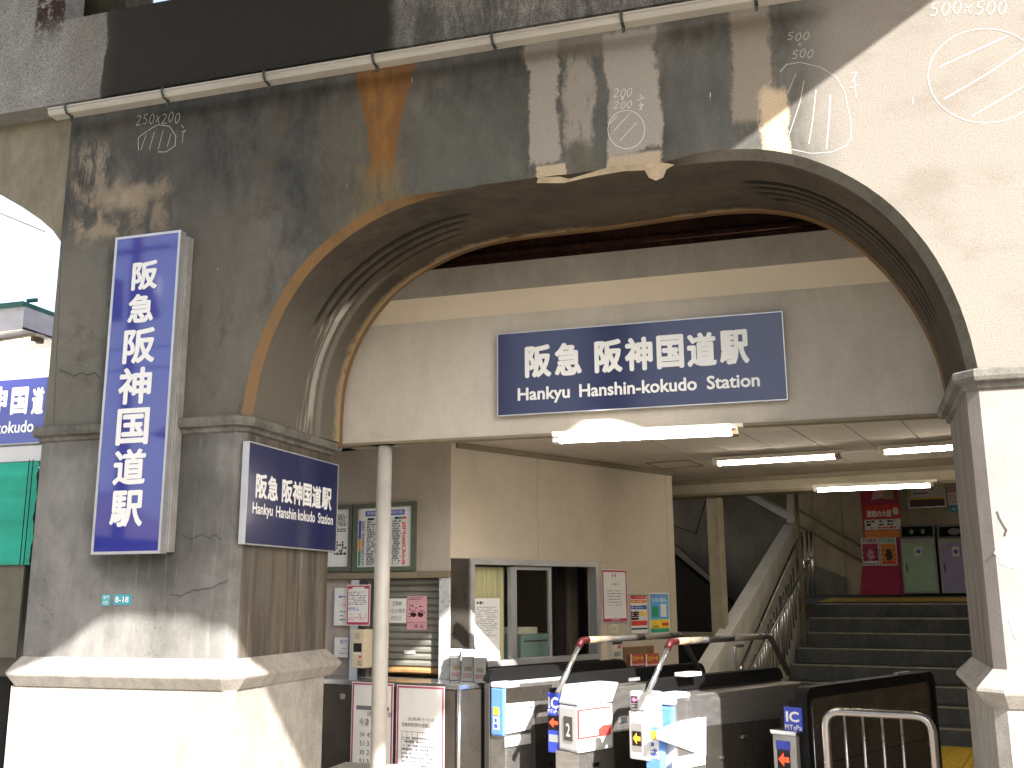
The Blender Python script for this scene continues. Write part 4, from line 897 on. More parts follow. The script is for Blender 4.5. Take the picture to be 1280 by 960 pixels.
# posters and fittings on the office wall right of the window
r = OW.rect(751.5, 712, 783, 778); T = notice('framed_notice', 'white notice with crimson frame right of the office window', OW, r, .012, border=m_crim, bw=.016)
patch('band', T, OW, sub(r, .06, .03, .94, .075), m_crim, .0134); letters('lettering', T, OW, '阪急電鉄', sub(r, .35, .035, .68, .07), .0138, m_wht); letters('lettering', T, OW, 'お願い', sub(r, .36, .70, .68, .74), .0134, m_ink); dashes('print', T, OW, sub(r, .2, .3, .88, .62), 6, m_grey_ink, .0134, .9, .02, .3, 2); letters('emblem', T, OW, 'H', sub(r, .4, .84, .55, .93), .0134, m_crim)
r = OW.rect(786, 743, 809.5, 793); T = thing('sale_poster', 'small red and white sale poster in a steel holder', 'poster', OW.pt(r[0], r[1], 0)); slab('sheet', T, OW, R4(r), 0, .01, m_paper); multi('frame', T, frame_pieces(OW, r, .012, .01, .016), m_alu)
for a, b, c_, d, mt in ((.08, .88, .92, .96, m_redp), (.08, .78, .92, .86, m_orange), (.08, .62, .92, .73, m_bluep), (.08, .36, .48, .58, m_maroon), (.5, .46, .92, .58, m_yellow), (.08, .22, .92, .34, m_redp), (.08, .12, .92, .16, m_ink)): patch('panel', T, OW, sub(r, a, b, c_, d), mt, .0108)
letters('lettering', T, OW, 'バーゲン', sub(r, .3, .89, .9, .95), .0112, m_wht); dashes('print', T, OW, sub(r, .12, .4, .9, .85), 9, m_wht, .0114, .7, .02, .35, 6)
r = OW.rect(811, 741, 836, 791.5); T = thing('blue_poster', 'bright blue poster with yellow foot at the end of the office wall', 'poster', OW.pt(r[0], r[1], 0)); slab('sheet', T, OW, R4(r), 0, .008, m_paper)
patch('sky_field', T, OW, sub(r, .04, .34, .96, .97), m_skyb, .009); patch('foot_field', T, OW, sub(r, .04, .12, .96, .34), m_yellow, .009); patch('base_band', T, OW, sub(r, .04, .02, .96, .12), m_green_p, .009)
patch('panel', T, OW, sub(r, .12, .40, .42, .66), m_green_p, .0094); patch('panel', T, OW, sub(r, .55, .40, .85, .72), m_paper, .0094)
letters('lettering', T, OW, 'あびじゅらい', sub(r, .08, .88, .92, .96), .0094, m_crim); letters('lettering', T, OW, 'じらいおん', sub(r, .12, .77, .88, .88), .0094, m_wht, .002); letters('lettering', T, OW, 'LIFE', sub(r, .14, .14, .42, .19), .0094, m_ink, .001); patch('seal', T, OW, sub(r, .6, .18, .92, .26), m_redp, .0094)
r = OW.rect(761.5, 780, 772, 792); T = thing('switch_plate', 'cream switch plate under the crimson framed notice', 'switch', OW.pt(r[0], r[1], 0)); slab('plate', T, OW, R4(r), 0, .008, m_intc, .002); dashes('slots', T, OW, sub(r, .35, .35, .8, .7), 3, m_grey_ink, .0085, 1, .1, .4)
r = OW.rect(762.5, 802, 774, 823); T = thing('call_device', 'small white call device with red light over the gate', 'device', OW.pt(r[0], r[1], 0)); slab('case', T, OW, R4(r), 0, .03, m_fix, .003); slab('lamp', T, OW, R4(sub(r, .6, .6, .85, .78)), .03, .035, m_redp); slab('hood', T, OW, R4(sub(r, 0, .86, 1, 1)), .03, .04, m_ink); slab('slot', T, OW, R4(sub(r, .15, .12, .9, .42)), .03, .033, m_galv)
r = OW.rect(779, 808, 816, 836); T = thing('brochure_rack', 'brown brochure rack board on the office wall behind the second gate', 'rack', OW.pt(r[0], r[1], 0)); slab('back_board', T, OW, R4(r), 0, .015, m_cork); letters('lettering', T, OW, 'とじこみ', sub(r, .3, .72, .75, .92), .0158, m_green_p); slab('shelf', T, OW, R4((r[0] + .1, r[1], r[2] + .3, r[1] + .02)), .015, .10, m_fix)
for a, b, lab in ((788, 805.5, 'left red brochure on the brown rack'), (807, 824, 'right red brochure on the brown rack')):
    rr = OW.rect(a, 817, b, 832, .05);  T2 = thing('brochure', lab, 'brochure', OW.pt(rr[0], rr[1], .05), 0, 'red brochures on the rack'); slab('booklet', T2, OW, R4(rr), .035, .05, plain_cache('orange red cover', (.42, .085, .05))); patch('side_stripe', T2, OW, sub(rr, 0, 0, .1, 1), m_paper, .0512); letters('lettering', T2, OW, 'リゾート', sub(rr, .14, .4, .92, .85), .0515, m_yellow, .002); patch('foot', T2, OW, sub(rr, .1, 0, 1, .15), m_pinkp, .0512)

# ================================================================== ticket gates (own frame: u along the gate, away from the street)
KA = 61.4; KR = rad(KA - 90)
def gate_planes(px, py, z=.93):
    o = hitZ(px, py, z); return o, PL(o.x, o.y, KA), PL(o.x, o.y, KA - 90)
def rpoly(u0, z0, u1, z1, r, corners='tl tr', n=6):
    out = [(u0, z0), (u1, z0)]
    if 'tr' in corners: out += [(u1 - r + r * cos(a), z1 - r + r * sin(a)) for a in [pi / 2 * i / n for i in range(n + 1)]]
    else: out.append((u1, z1))
    if 'tl' in corners: out += [(u0 + r - r * sin(a), z1 - r + r * cos(a)) for a in [pi / 2 * i / n for i in range(n + 1)]]
    else: out.append((u0, z1))
    return out
def gate_base(label, o, S, F, L, tall, wpan, frontw=.16, short=True):
    T = thing('ticket_gate', label, 'ticket gate', (o.x, o.y, 0), KR, 'row of automatic ticket gates')
    if short:
        slab('body', T, S, [(.0, 0), (L, 0), (L, .885), (L - .04, .93), (.0, .93)], -frontw, 0, m_steel, .006)
    # tall panel with rounded ends carrying the black rubber rim
    slab('side_panel', T, S, rpoly(-.02, 0, L - .02, tall - .03, .09), wpan[0], wpan[1], m_dkgrip, .004)
    a = rpoly(-.025, tall - .085, L - .015, tall, .08)
    rim = [(u, z) for u, z in a]; slab('rubber_rim', T, S, rim, wpan[0] - .012, wpan[1] + .012, m_black, .006)
    return T
def handle(T, S, pts, zs, w, r=.017):
    # pts: front foot, front bend, rear bend, rear foot (pixels) on plane w
    P = [S.uz(*p, w) for p in pts]; zt_ = (P[1][1] + P[2][1]) / 2; P[1] = (P[1][0], zt_); P[2] = (P[2][0], zt_)
    Q = [S.pt(u, z, w) for u, z in P]
    lo = Q[0] * 1.0; path = fillet([lo, Q[1], Q[2], Q[3]], .06)
    tube('handle', T, fillet([Q[0], Q[1] + (Q[0] - Q[1]) * .12], .01), r, m_steelp)
    b1 = Q[1] + (Q[0] - Q[1]) * .14; tube('grip', T, fillet([b1, Q[1], Q[1] + (Q[2] - Q[1]) * .06], .06), r + .006, m_maroon)
    segs = [(.06, .17, m_beige), (.17, .28, m_brgrip), (.28, .60, m_dkgrip), (.60, .86, m_brgrip), (.86, .94, m_dkgrip)]
    for a, b_, mt in segs: tube('grip', T, [Q[1] + (Q[2] - Q[1]) * a, Q[1] + (Q[2] - Q[1]) * b_], r + .005, mt)
    tube('handle', T, fillet([Q[1] + (Q[2] - Q[1]) * .94, Q[2], Q[3]], .05), r + .004, m_dkgrip)
def pr(T, nm, P_, a, b, c, d, w0, w1, mt, bev=0.0):
    return slab(nm, T, P_, R4(P_.rect(a, b, c, d, w1)), w0, w1, mt, bev)
# gate 1
o, S, F = gate_planes(632, 856); L1 = S.uz(784, 835, -.15)[0]
T = gate_base('leftmost ticket gate, pale blue front and long black rubber rim, beside the counter', o, S, F, L1, 1.03, (-.20, -.15))
fw = F.uz(617, 890)[0]
slab('front_cover', T, F, [(fw - .01, .58), (-.002, .58), (-.002, .905), (fw - .01, .905)], -.12, .02, m_lblue, .012)
slab('top_cap', T, F, [(fw - .012, .906), (.004, .906), (.004, .945), (fw - .012, .945)], -.14, .022, m_gwhite, .012)
slab('top_plate', T, S, [(0.03, .931), (L1 - .35, .931), (L1 - .35, .938), (.03, .938)], -.14, -.004, m_gwhite)
pr(T, 'upper_panel', S, 633, 858, 690, 877, 0, .003, m_dsteel)
slab('access_panel', T, S, S.poly([(632.5, 880), (664, 877), (668, 880), (668, 900), (663, 912), (632.5, 918)], .012), 0, .012, m_gwhite, .004)
pr(T, 'lower_panel', S, 632, 919, 664, 932, 0, .014, m_gwhite, .004)
pr(T, 'catch', S, 662, 877, 668, 884, .012, .022, m_ggrey, .002)
pr(T, 'dark_side', S, 669, 892, 745, 960, 0, .004, m_dsteel)
pr(T, 'sticker', F, 616.5, 884, 623.5, 894, .02, .0222, m_yellow); pr(T, 'sticker', F, 616.5, 896, 623.5, 912, .02, .0222, m_paper); pr(T, 'sticker_mark', F, 618, 898, 621, 903, .0222, .0226, m_bluep); pr(T, 'sticker_mark', F, 617.5, 905, 622, 910, .0222, .0226, m_bluep)
slab('leg_panel', T, F, [(fw, 0), (-.002, 0), (-.002, .575), (fw, .575)], -.1, -.01, m_steel); pr(T, 'ticket_slot', F, 622, 937, 630, 947, -.01, -.004, m_black)
pr(T, 'lock', S, 681, 919, 683, 922, .004, .012, m_steelp)
# gate 2 with the housing
gate1_o = o; o3, S3_, F3 = gate_planes(845, 872)
mid = (gate1_o + o3) / 2; o2 = mid; S = PL(o2.x, o2.y, KA); F = PL(o2.x, o2.y, KA - 90)
L2 = L1 + .05
T = gate_base('ticket gate number 2 with white housing, red framed panel and slanted handrail', o2, S, F, L2, 1.03, (-.20, -.15))
wH = .03
# housing: chamfered box in front, from pixels on its side plane
hA = S.uz(722, 883, wH); hB = S.uz(766, 879, wH); hC = S.uz(766, 937, wH); zt_ = (hA[1] + hB[1]) / 2; zb_ = (S.uz(722, 941, wH)[1] + hC[1]) / 2
hu0, hu1 = hA[0], hB[0]
Mg = Matrix.Translation(Vector((o2.x, o2.y, 0)))
def gp(S_, u, w, z): return S_.pt(u, z, w)
cw_ = .055
fl_ = S.uz(697, 905, -.07)[0]
def proj(P_):
    d = Vector(P_) - EYE; return 640 + FPX * d.dot(CR) / d.dot(CF)
wl = -.05
while proj(S.pt(hu0 + .05, .7, wl)) > 698 and wl > -.4: wl -= .005
plan = [(hu0, wH), (hu1, wH), (hu1, wl), (hu0 + .05, wl)]
v, f = prism([gp(S, u, w, zb_) for u, w in plan], [gp(S, u, w, zt_) for u, w in plan]); mk('housing', v, f, m_gwhite, T, .018)
v, f = prism([gp(S, u, w, zt_ + .004) for u, w in plan], [gp(S, u + (.03 if i in (0, 3) else .08), w * .9, zt_ + .13) for i, (u, w) in enumerate(plan)]); mk('upper_housing', v, f, m_gwhite, T, .014)
rr = S.rect(723, 885, 763, 921, wH + .004); multi('panel_frame', T, frame_pieces(S, rr, .008, wH, wH + .006), m_redp); slab('panel', T, S, R4((rr[0] + .008, rr[1] + .008, rr[2] - .008, rr[3] - .008)), wH, wH + .003, m_gwhite)
slab('orange_corner', T, S, [(rr[0] + .62 * (rr[2] - rr[0]), rr[1] + .008), (rr[2] - .008, rr[1] + .008), (rr[2] - .008, rr[1] + .36 * (rr[3] - rr[1])), (rr[0] + .75 * (rr[2] - rr[0]), rr[1] + .36 * (rr[3] - rr[1])), (rr[0] + .62 * (rr[2] - rr[0]), rr[1] + .24 * (rr[3] - rr[1]))], wH + .003, wH + .0045, m_redp)
# number plate on the slanting front face
pa, pb = gp(S, hu0 + .05, wl, 0), gp(S, hu0, wH, 0); dd = pb - pa; NP = PL(pa.x, pa.y, math.degrees(math.atan2(dd.y, dd.x))); Lf = dd.length
zc = (zb_ + zt_) / 2
slab('number_plate', T, NP, R4((Lf * .30, zb_ + .07, Lf * .74, zt_ - .07)), 0, .004, plain_cache('bronze plate', (.10, .09, .08)), .001)
letters('lettering', T, NP, '2', (Lf * .42, zc - .05, Lf * .63, zc + .035), .0048, m_wht, .003)
slab('leg_panel', T, S, R4((hu0 + .02, 0, hu0 + .12, zb_)), -.19, wH - .02, m_steel, .003); slab('leg_panel', T, S, R4((hu0 + .125, 0, hu1 - .01, zb_)), -.19, wH - .02, m_steel, .003)
slab('slot', T, S, R4((hu0 + .16, zb_ - .10, hu0 + .22, zb_ - .075)), wH - .02, wH - .012, m_black)
def reader(T, S_, F_, rect_px, w, arrow_px, mat, twin=False, flip=-1):
    r = F_.rect(*rect_px, w); slab('reader', T, F_, R4(r), w - .06, w, m_bblue, .006)
    return r
FR = F.off(-hu0 - .06)
r = FR.rect(684.5, 866, 699, 941); 
slab('reader', T, FR, R4(r), -.08, 0, m_bblue, .006); slab('reader_top', T, FR, R4((r[0] + .01, r[3], r[2], r[3] + .03)), -.06, -.005, m_black, .01)
letters('lettering', T, FR, 'IC', sub(r, .08, .74, .95, .93), .0012, m_wht, .003); letters('lettering', T, FR, 'PiTaPa', sub(r, .04, .66, .98, .72), .0012, m_wht)
slab('display', T, FR, R4(sub(r, .04, .38, .98, .62)), 0, .002, m_led)
def arrow(T, P_, r, mt, w, left=True):
    u0, z0, u1, z1 = r; zc = (z0 + z1) / 2; h = (z1 - z0) / 2; um = u0 + (u1 - u0) * .5; t = h * .38
    pts = [(u0, zc), (um, zc - h), (um, zc - t), (u1, zc - t), (u1, zc + t), (um, zc + t), (um, zc + h)]
    if not left: pts = [(u0 + u1 - u, z) for u, z in pts][::-1]
    slab('arrow', T, P_, pts, w, w + .0012, mt)
arrow(T, FR, sub(r, .15, .42, .9, .58), m_arrow, .0022)
slab('strip', T, FR, R4(sub(r, .1, .18, .95, .30)), 0, .0015, m_ggrey)
handle(T, S, ((697, 866), (727, 799), (851, 795), (876, 842)), 1.25, -.06)
pr(T, 'lock', S, 776, 896, 784, 903, .0, .01, m_steelp); pr(T, 'side_seam', S, 766, 905, 880, 906, 0, .002, m_dsteel); pr(T, 'dark_side', S, 768, 907, 880, 990, 0, .003, m_dsteel); pr(T, 'vent_plate', S, 786, 847, 800, 851, 0, .004, m_alu)
# gate 3
o, S, F = o3, S3_, F3; L3 = S.uz(1004, 857)[0]
T = gate_base('ticket gate with orange arrow housing, white side panel and handrail, right of number 2', o, S, F, L3, 1.03, (-.21, -.16))
fw = F.uz(825, 880)[0]
slab('front_cover', T, F, [(fw, .66), (-.01, .66), (-.01, .88), (fw, .88)], -.12, .03, m_lblue, .02); slab('top_cap', T, F, [(fw - .005, .882), (-.0, .882), (-.0, .955), (fw - .005, .955)], -.16, .035, m_gwhite, .02)
slab('front_cover', T, F, [(fw, 0), (-.01, 0), (-.01, .655), (fw, .655)], -.12, .012, m_gwhite, .01)
pr(T, 'upper_panel', S, 859, 868, 1000, 900, 0, .003, m_steel)
slab('access_panel', T, S, S.poly([(826, 913), (855, 901), (876, 897), (882, 900), (882, 936), (876, 942), (866, 940), (826, 925)], .014), -.02, .014, m_gwhite, .004)
slab('recess', T, S, S.poly([(868, 899), (883, 896), (883, 945), (868, 943)], .006), 0, .006, m_ggrey, .002)
slab('dark_side', T, S, S.poly([(883, 908), (975, 897), (985, 1010), (883, 1020)], .004), 0, .004, m_dsteel, 0)
pr(T, 'lower_panel', S, 842, 944, 882, 960, 0, .012, m_gwhite, .004)
for a, b in ((931, 921), (903, 947)): pr(T, 'lock', S, a - 2, b - 2, a + 2, b + 2, .004, .016, m_steelp, .002)
slab('card_pad', T, S, R4(S.rect(851, 840, 871, 845, -.1)), -.15, -.06, m_gwhite, .004)
FR = F.off(.13)
r = FR.rect(786, 889, 809, 950); slab('arrow_housing', T, FR, R4(r), -.12, 0, m_gwhite, .014); rp = FR.rect(790, 904, 803, 939); slab('plate', T, FR, R4(rp), 0, .003, m_galv); rq = FR.rect(791, 914, 802, 932); slab('display', T, FR, R4(rq), .003, .0045, m_led); arrow(T, FR, (rq[0] + .006, rq[1] + .01, rq[2] - .006, rq[3] - .01), m_oarrow, .0046)
r = FR.rect(787, 864, 806, 888); slab('reader', T, FR, R4(r), -.06, 0, m_gwhite, .012); rq = FR.rect(789, 870, 797, 879); slab('display', T, FR, R4(rq), 0, .002, m_dkgrip); arrow(T, FR, (rq[0] + .006, rq[1] + .006, rq[2] - .006, rq[3] - .006), m_parrow, .0021); rq = FR.rect(789, 880, 797, 885.5); slab('label_plate', T, FR, R4(rq), 0, .002, m_dkgrip); letters('lettering', T, FR, 'ICOCA', sub(rq, .1, .25, .9, .75), .0024, m_wht)
F5 = F.off(.09); r = F5.rect(807.5, 864, 821, 912); slab('post', T, F5, R4(r), -.06, 0, m_ggrey, .01)
r = F5.rect(807, 909, 825, 959, .01); slab('blue_panel', T, F5, R4((r[0], .3, r[2], r[3])), -.05, .01, m_lblue, .006); slab('sticker', T, F5, R4(sub(r, .12, .70, .92, .92)), .01, .0115, m_yellow); slab('sticker', T, F5, R4(sub(r, .12, .22, .92, .68)), .01, .0115, m_paper)
rq = sub(r, .4, .52, .6, .62); slab('sticker_mark', T, F5, R4(rq), .0115, .012, m_bluep); rq = sub(r, .2, .28, .85, .48); letters('sticker_mark', T, F5, 'は', rq, .0122, m_bluep, .002)
handle(T, S, ((809, 868), (838, 800), (962, 797), (986, 842)), 1.25, -.08)
# gate 4: tall black panel
o, S, F = gate_planes(1010, 862, .96); L4 = S.uz(1166, 870)[0]
T = thing('ticket_gate', 'rightmost ticket gate, a tall black side panel behind the tubular rail', 'ticket gate', (o.x, o.y, 0), KR, 'row of automatic ticket gates')
zt4 = (S.uz(1040, 852)[1] + S.uz(1150, 843)[1]) / 2
slab('side_panel', T, S, rpoly(-.04, .0, L4, zt4 - .02, .07), -.05, 0, m_dsteel, .004)
outer = rpoly(-.06, .0, L4 + .02, zt4, .09); inner = rpoly(-.02, .0, L4 - .02, zt4 - .07, .06)
k = len(outer); V = [S.pt(u, z, w) for w in (-.07, .018) for u, z in outer] + [S.pt(u, z, w) for w in (-.07, .018) for u, z in inner]
Fq = []
for i in range(1, k):
    j = (i + 1) % k
    Fq += [(i, j, j + k, i + k), (2 * k + i, 3 * k + i, 3 * k + j, 2 * k + j), (k + i, k + j, 3 * k + j, 3 * k + i), (i, 2 * k + i, 2 * k + j, j)]
mk('rubber_rim', V, Fq, m_black, T)
pr(T, 'small_slot', S, 1122, 840, 1138, 843, -.03, .0, m_ggrey)
slab('side_seam', T, S, R4((.0, .50, L4 - .05, .504)), 0, .002, m_black); tube('edge_strip', T, [S.pt(.0, 0, .019), S.pt(.0, zt4 - .12, .019)], .004, m_steelp, 8)
FR = F.off(.07); r = FR.rect(980, 884, 1002.5, 914); slab('reader', T, FR, R4(r), -.10, 0, m_bblue, .004); rc = FR.rect(984, 874, 1004, 884); slab('reader_top', T, FR, R4((rc[0], rc[1] - .01, rc[2], rc[3])), -.10, -.005, m_black, .015)
letters('lettering', T, FR, 'IC', sub(r, .12, .38, .85, .82), .0012, m_wht, .003); letters('lettering', T, FR, 'PiTaPa', sub(r, .04, .05, .97, .26), .0012, m_wht, .0006)
FR2 = F.off(.10); r = FR2.rect(968, 919, 990, 1010); slab('arrow_housing', T, FR2, R4((r[0], 0, r[2] + .04, r[3])), -.14, 0, m_galv, .006); slab('top_cap', T, FR2, R4((r[0] - .012, r[3], r[2] + .05, r[3] + .03)), -.15, .012, m_steelp, .01)
rq = FR2.rect(970, 926, 988, 937); slab('blue_panel', T, FR2, R4(rq), 0, .002, m_bblue); rq = FR2.rect(972, 937, 988, 962); slab('display', T, FR2, R4(rq), 0, .002, m_led); arrow(T, FR2, (rq[0] + .008, rq[1] + .02, rq[2] - .008, rq[3] - .02), m_arrow, .0021)

# tubular barrier rail in front of gate 4
a, b = hitZ(1031, 889, .905), hitZ(1164, 896, .905); zt_ = .905; rl = PL(a.x, a.y, math.degrees(math.atan2(b.y - a.y, b.x - a.x)))
ub = rl.uz(1164, 893)[0]
T = thing('barrier_rail', 'tubular steel barrier rail with thin upright bars in front of the last gate', 'railing', (a.x, a.y, 0))
tube('top_rail', T, fillet([rl.pt(0, 0), rl.pt(0, zt_), rl.pt(ub, zt_), rl.pt(ub, 0)], .09, 8), .0225, m_rail, 16)
for xp in (1057, 1080, 1104, 1128): u = rl.uz(xp, 920)[0]; tube('upright_bar', T, [rl.pt(u, .12), rl.pt(u, zt_)], .008, m_rail, 8)
tube('bottom_rail', T, [rl.pt(0, .12), rl.pt(ub, .12)], .014, m_rail, 10)

# ================================================================== stairs and landing
k1 = hitZ(1199, 911, .178); ST = PL(k1.x, k1.y, -12.3); J = -ST.W      # W points to the viewer; -W goes deeper
SR = thing('staircase', 'dark stone staircase climbing from the gates with worn pale nosings', 'staircase', k1)
rise, tread = .178, .375
lefts = [960, 972, 978, 985, 994, 1003, 1009, 1014]
for k in range(1, 9):
    w = -(k - 1) * tread; z = rise * k; yp = [911, 884, 858, 835, 813, 791, 772, 752][k - 1]
    uL = ST.uz(lefts[k - 1], yp, w)[0] - .0; uL = ST.uz(1003, 791, -5 * tread)[0]
    slab('step', SR, ST, R4((uL, z - rise, 2.6, z - .004)), w - (tread if k < 8 else .6) - .02, w, m_stair)
    slab('nosing', SR, ST, R4((uL + .02, z - .016, 2.6, z)), w - .045, w + .006, m_nos)
uSt = uL
wl_ = -7 * tread; zl = rise * 8
# landing, ramps slightly up to the far wall
LW = wl_ - 2.3
v = [ST.pt(-4, zl - .003, wl_ - .05), ST.pt(2.8, zl - .003, wl_ - .05), ST.pt(2.8, 1.542, LW), ST.pt(-4, 1.542, LW)]
o = mk('landing_floor', v, [(0, 1, 2, 3)], m_stair); o['kind'] = 'structure'
TT = thing('tactile_strip', 'yellow tactile strip along the head of the stairs', 'tactile paving', ST.pt(.3, zl, wl_ - .3))
u0 = ST.uz(1018, 749, wl_ - .2)[0]
def lz(w): return zl + (1.542 - zl) * (wl_ - .05 - w) / (2.25)
for i in range(10):
    for j in (0, 1, 2):
        ua, ub_ = u0 + .303 * i, u0 + .303 * i + .30; wa, wb = wl_ - .35 - .303 * j, wl_ - .65 - .303 * j
        mk('tactile_tile', [ST.pt(ua, lz(wa) + .005, wa), ST.pt(ub_, lz(wa) + .005, wa), ST.pt(ub_, lz(wb) + .005, wb), ST.pt(ua, lz(wb) + .005, wb)], [(0, 1, 2, 3)], m_tact, TT)
# yellow tactile tiles at the foot of the stairs
TT = thing('tactile_strip', 'yellow tactile tiles on the floor at the foot of the stairs by the right pier', 'tactile paving', hitZ(1190, 935, 0))
tv, tf = prism([(.003, .003, .006), (.297, .003, .006), (.297, .297, .006), (.003, .297, .006)], [(.003, .003, .012), (.297, .003, .012), (.297, .297, .012), (.003, .297, .012)])
for d in range(6):
    for e in range(6):
        x, y, r_ = .03 + .048 * d, .03 + .048 * e, .014; n_ = len(tv); tv += [(x - r_, y - r_, .0121), (x + r_, y - r_, .0121), (x + r_, y + r_, .0121), (x - r_, y + r_, .0121), (x, y, .018)]; tf += [(n_, n_ + 1, n_ + 4), (n_ + 1, n_ + 2, n_ + 4), (n_ + 2, n_ + 3, n_ + 4), (n_ + 3, n_, n_ + 4)]
TT2 = None; base = hitZ(1175, 938, 0.01)
t0 = mk('tactile_tile', [WM[TT.name] @ Vector(q) for q in tv], tf, m_tact, TT)
first = True
for i in range(-2, 6):
    for j in range(-4, 1):
        q = t0 if first else t0.copy()
        if not first: COL.objects.link(q); q.parent = TT
        first = False
        P_ = base + ST.U * (.3 * i) - ST.W * (.3 * j); q.matrix_local = WM[TT.name].inverted() @ Matrix.Translation(Vector((P_.x, P_.y, 0))) @ Matrix.Rotation(A12, 4, 'Z')
# far walls
FWp = ST.pt(0, 0, LW); FW = PL(FWp.x, FWp.y, -12.3)
T = thing('landing_wall', 'beige plaster wall closing the landing behind bins and brochures', 'wall', FW.pt(.5, 1.5, 0))
seam = [FW.uz(x, 680)[0] for x in (1000, 1018, 1055)]
ue = 3.0; us = FW.uz(935, 680)[0]
edges = [us] + seam[1:] + [FW.uz(1132, 620)[0], ue]
for a, b in zip(edges, edges[1:]): slab('wall_panel', T, FW, R4((a + .004, 0, b - .004, 4.4)), -.1, 0, m_beigew)
slab('backing', T, FW, R4((us, 0, ue, 4.4)), -.2, -.101, m_dark)
sk = [FW.uz(*q) for q in ((1000, 700), (1057, 722), (1057, 745), (1000, 745))]; slab('stair_string', T, FW, sk, 0, .05, m_dgrey)
T = thing('wall_handrail', 'double handrail sloping down to the right on the landing wall', 'handrail', FW.pt(seam[1], 2, .1))
for (a, b), (c_, d) in (((994, 636), (1088, 690)), ((994, 656), (1086, 707))):
    p, q = FW.uz(a, b, .12), FW.uz(c_, d, .12); tube('rail', T, fillet([FW.pt(p[0], p[1], .12), FW.pt(q[0], q[1], .12), FW.pt(q[0] + .06, q[1], .02)], .05), .026, plain_cache('brown handrail', (.16, .12, .075)), 10)
# balustrade wall left of the stairs
BA = PL(0, 0, 0); pb_ = ST.pt(uSt - .05, 0, 0); BA = PL(pb_.x, pb_.y, 77.7)
T = thing('balustrade_wall', 'white sloping balustrade wall left of the stairs with steel handrails', 'balustrade', BA.pt(0, 0, 0))
pw = BA.poly([(880, 838), (908, 795), (990, 656), (1000, 652), (1004, 745), (975, 842), (940, 900), (880, 960)])
q0 = BA.uz(905, 800); q1 = BA.uz(992, 655)
sl_ = (q1[1] - q0[1]) / (q1[0] - q0[0]); base_u = q0[0] - 1.2
top = lambda u: q0[1] + sl_ * (u - q0[0])
us_, ue_ = base_u, q1[0]
us_ = max(base_u, q0[0] - q0[1] / sl_ * .9)
npan = 14
for i in range(npan):
    a = us_ + (ue_ - us_) * i / npan; b = us_ + (ue_ - us_) * (i + 1) / npan - .008
    slab('wall_panel', T, BA, [(a, 0), (b, 0), (b, max(top(b), .02) - .06), (a, max(top(a), .02) - .06)], -.10, 0, m_wwall)
slab('coping', T, BA, [(us_, top(us_) - .06), (ue_, top(ue_) - .06), (ue_, top(ue_) + .0), (us_, top(us_) + .0)], -.13, .03, m_wwall, .008)
slab('backing', T, BA, [(us_, 0), (ue_ - .01, 0), (ue_ - .01, top(ue_) - .08), (us_, top(us_) - .08)], -.12, -.101, m_dark)
H = thing('stair_railing', 'two brushed steel handrails with balusters on the left of the stairs', 'railing', BA.pt(0, 0, .1))
HR = BA.off(.16)
for pts in (((926, 836), (1000, 668)), ((934, 843), (1013, 697))):
    P_ = [HR.uz(*p) for p in pts]; tube('handrail', H, fillet([HR.pt(P_[0][0] - .03, P_[0][1] - .12), HR.pt(P_[0][0] - .03, P_[0][1]), HR.pt(P_[1][0], P_[1][1]), HR.pt(P_[1][0] + .06, P_[1][1] + .0)], .05), .024, m_steelp, 10)
for x0, y0, y1 in ((948, 810, 858), (960, 780, 840), (974, 745, 830), (985, 730, 800), (939, 825, 868), (954, 798, 850), (967, 765, 835), (979, 740, 820), (991, 710, 775), (943, 818, 862), (951, 805, 855), (957, 790, 846), (963, 774, 838), (970, 758, 832), (976, 745, 826), (982, 733, 812), (988, 718, 786), (996, 700, 765)):
    p, q = HR.uz(x0, y0), HR.uz(x0, y1); tube('baluster', H, [HR.pt(p[0], p[1]), HR.pt(p[0], q[1])], .013, m_steelp, 8)
for x0, y0, y1 in ((1002, 665, 748), (1008, 664, 748), (1013, 664, 748)):
    p, q = HR.uz(x0, y0), HR.uz(x0, y1); tube('post', H, [HR.pt(p[0], p[1]), HR.pt(p[0], q[1])], .017, m_steelp, 10)
a = HR.uz(918, 806); b = HR.uz(928, 806); c_ = HR.uz(918, 840)
tube('rail_loop', H, fillet([HR.pt(b[0], a[1] - .02), HR.pt(a[0], a[1] - .02), HR.pt(a[0], c_[1]), HR.pt(b[0], c_[1])], .04), .017, m_steelp, 10)
# stairwell of the upper flight (dark) left of the balustrade
DW = ST.off(-2.3); 
T = thing('upper_stairwell', 'dark grey render under the upper flight seen between office and stairs', 'wall', DW.pt(-2, 1, 0))
q = DW.uz(842, 700)[0] - .8; w_ = DW.uz(996, 660)[0]
slab('wall', T, DW, R4((q, 0, w_, 4.4)), -.1, 0, m_dgrey)
slab('flight_underside', T, DW, DW.poly([(842, 690), (905, 742), (960, 790), (960, 1000), (820, 1000), (820, 680)], .05), 0, .3, m_dark)
slab('flight_edge', T, DW, DW.poly([(842, 680), (905, 736), (905, 742), (842, 690)], .31), .2, .31, m_dgrey)
V_, F_ = tube_vf([DW.pt(*DW.uz(842, 657, .12), .12), DW.pt(*DW.uz(870, 667, .12), .12), DW.pt(*DW.uz(884, 620, .12), .12)], .008, 6); mk('cable', V_, F_, m_black, T)
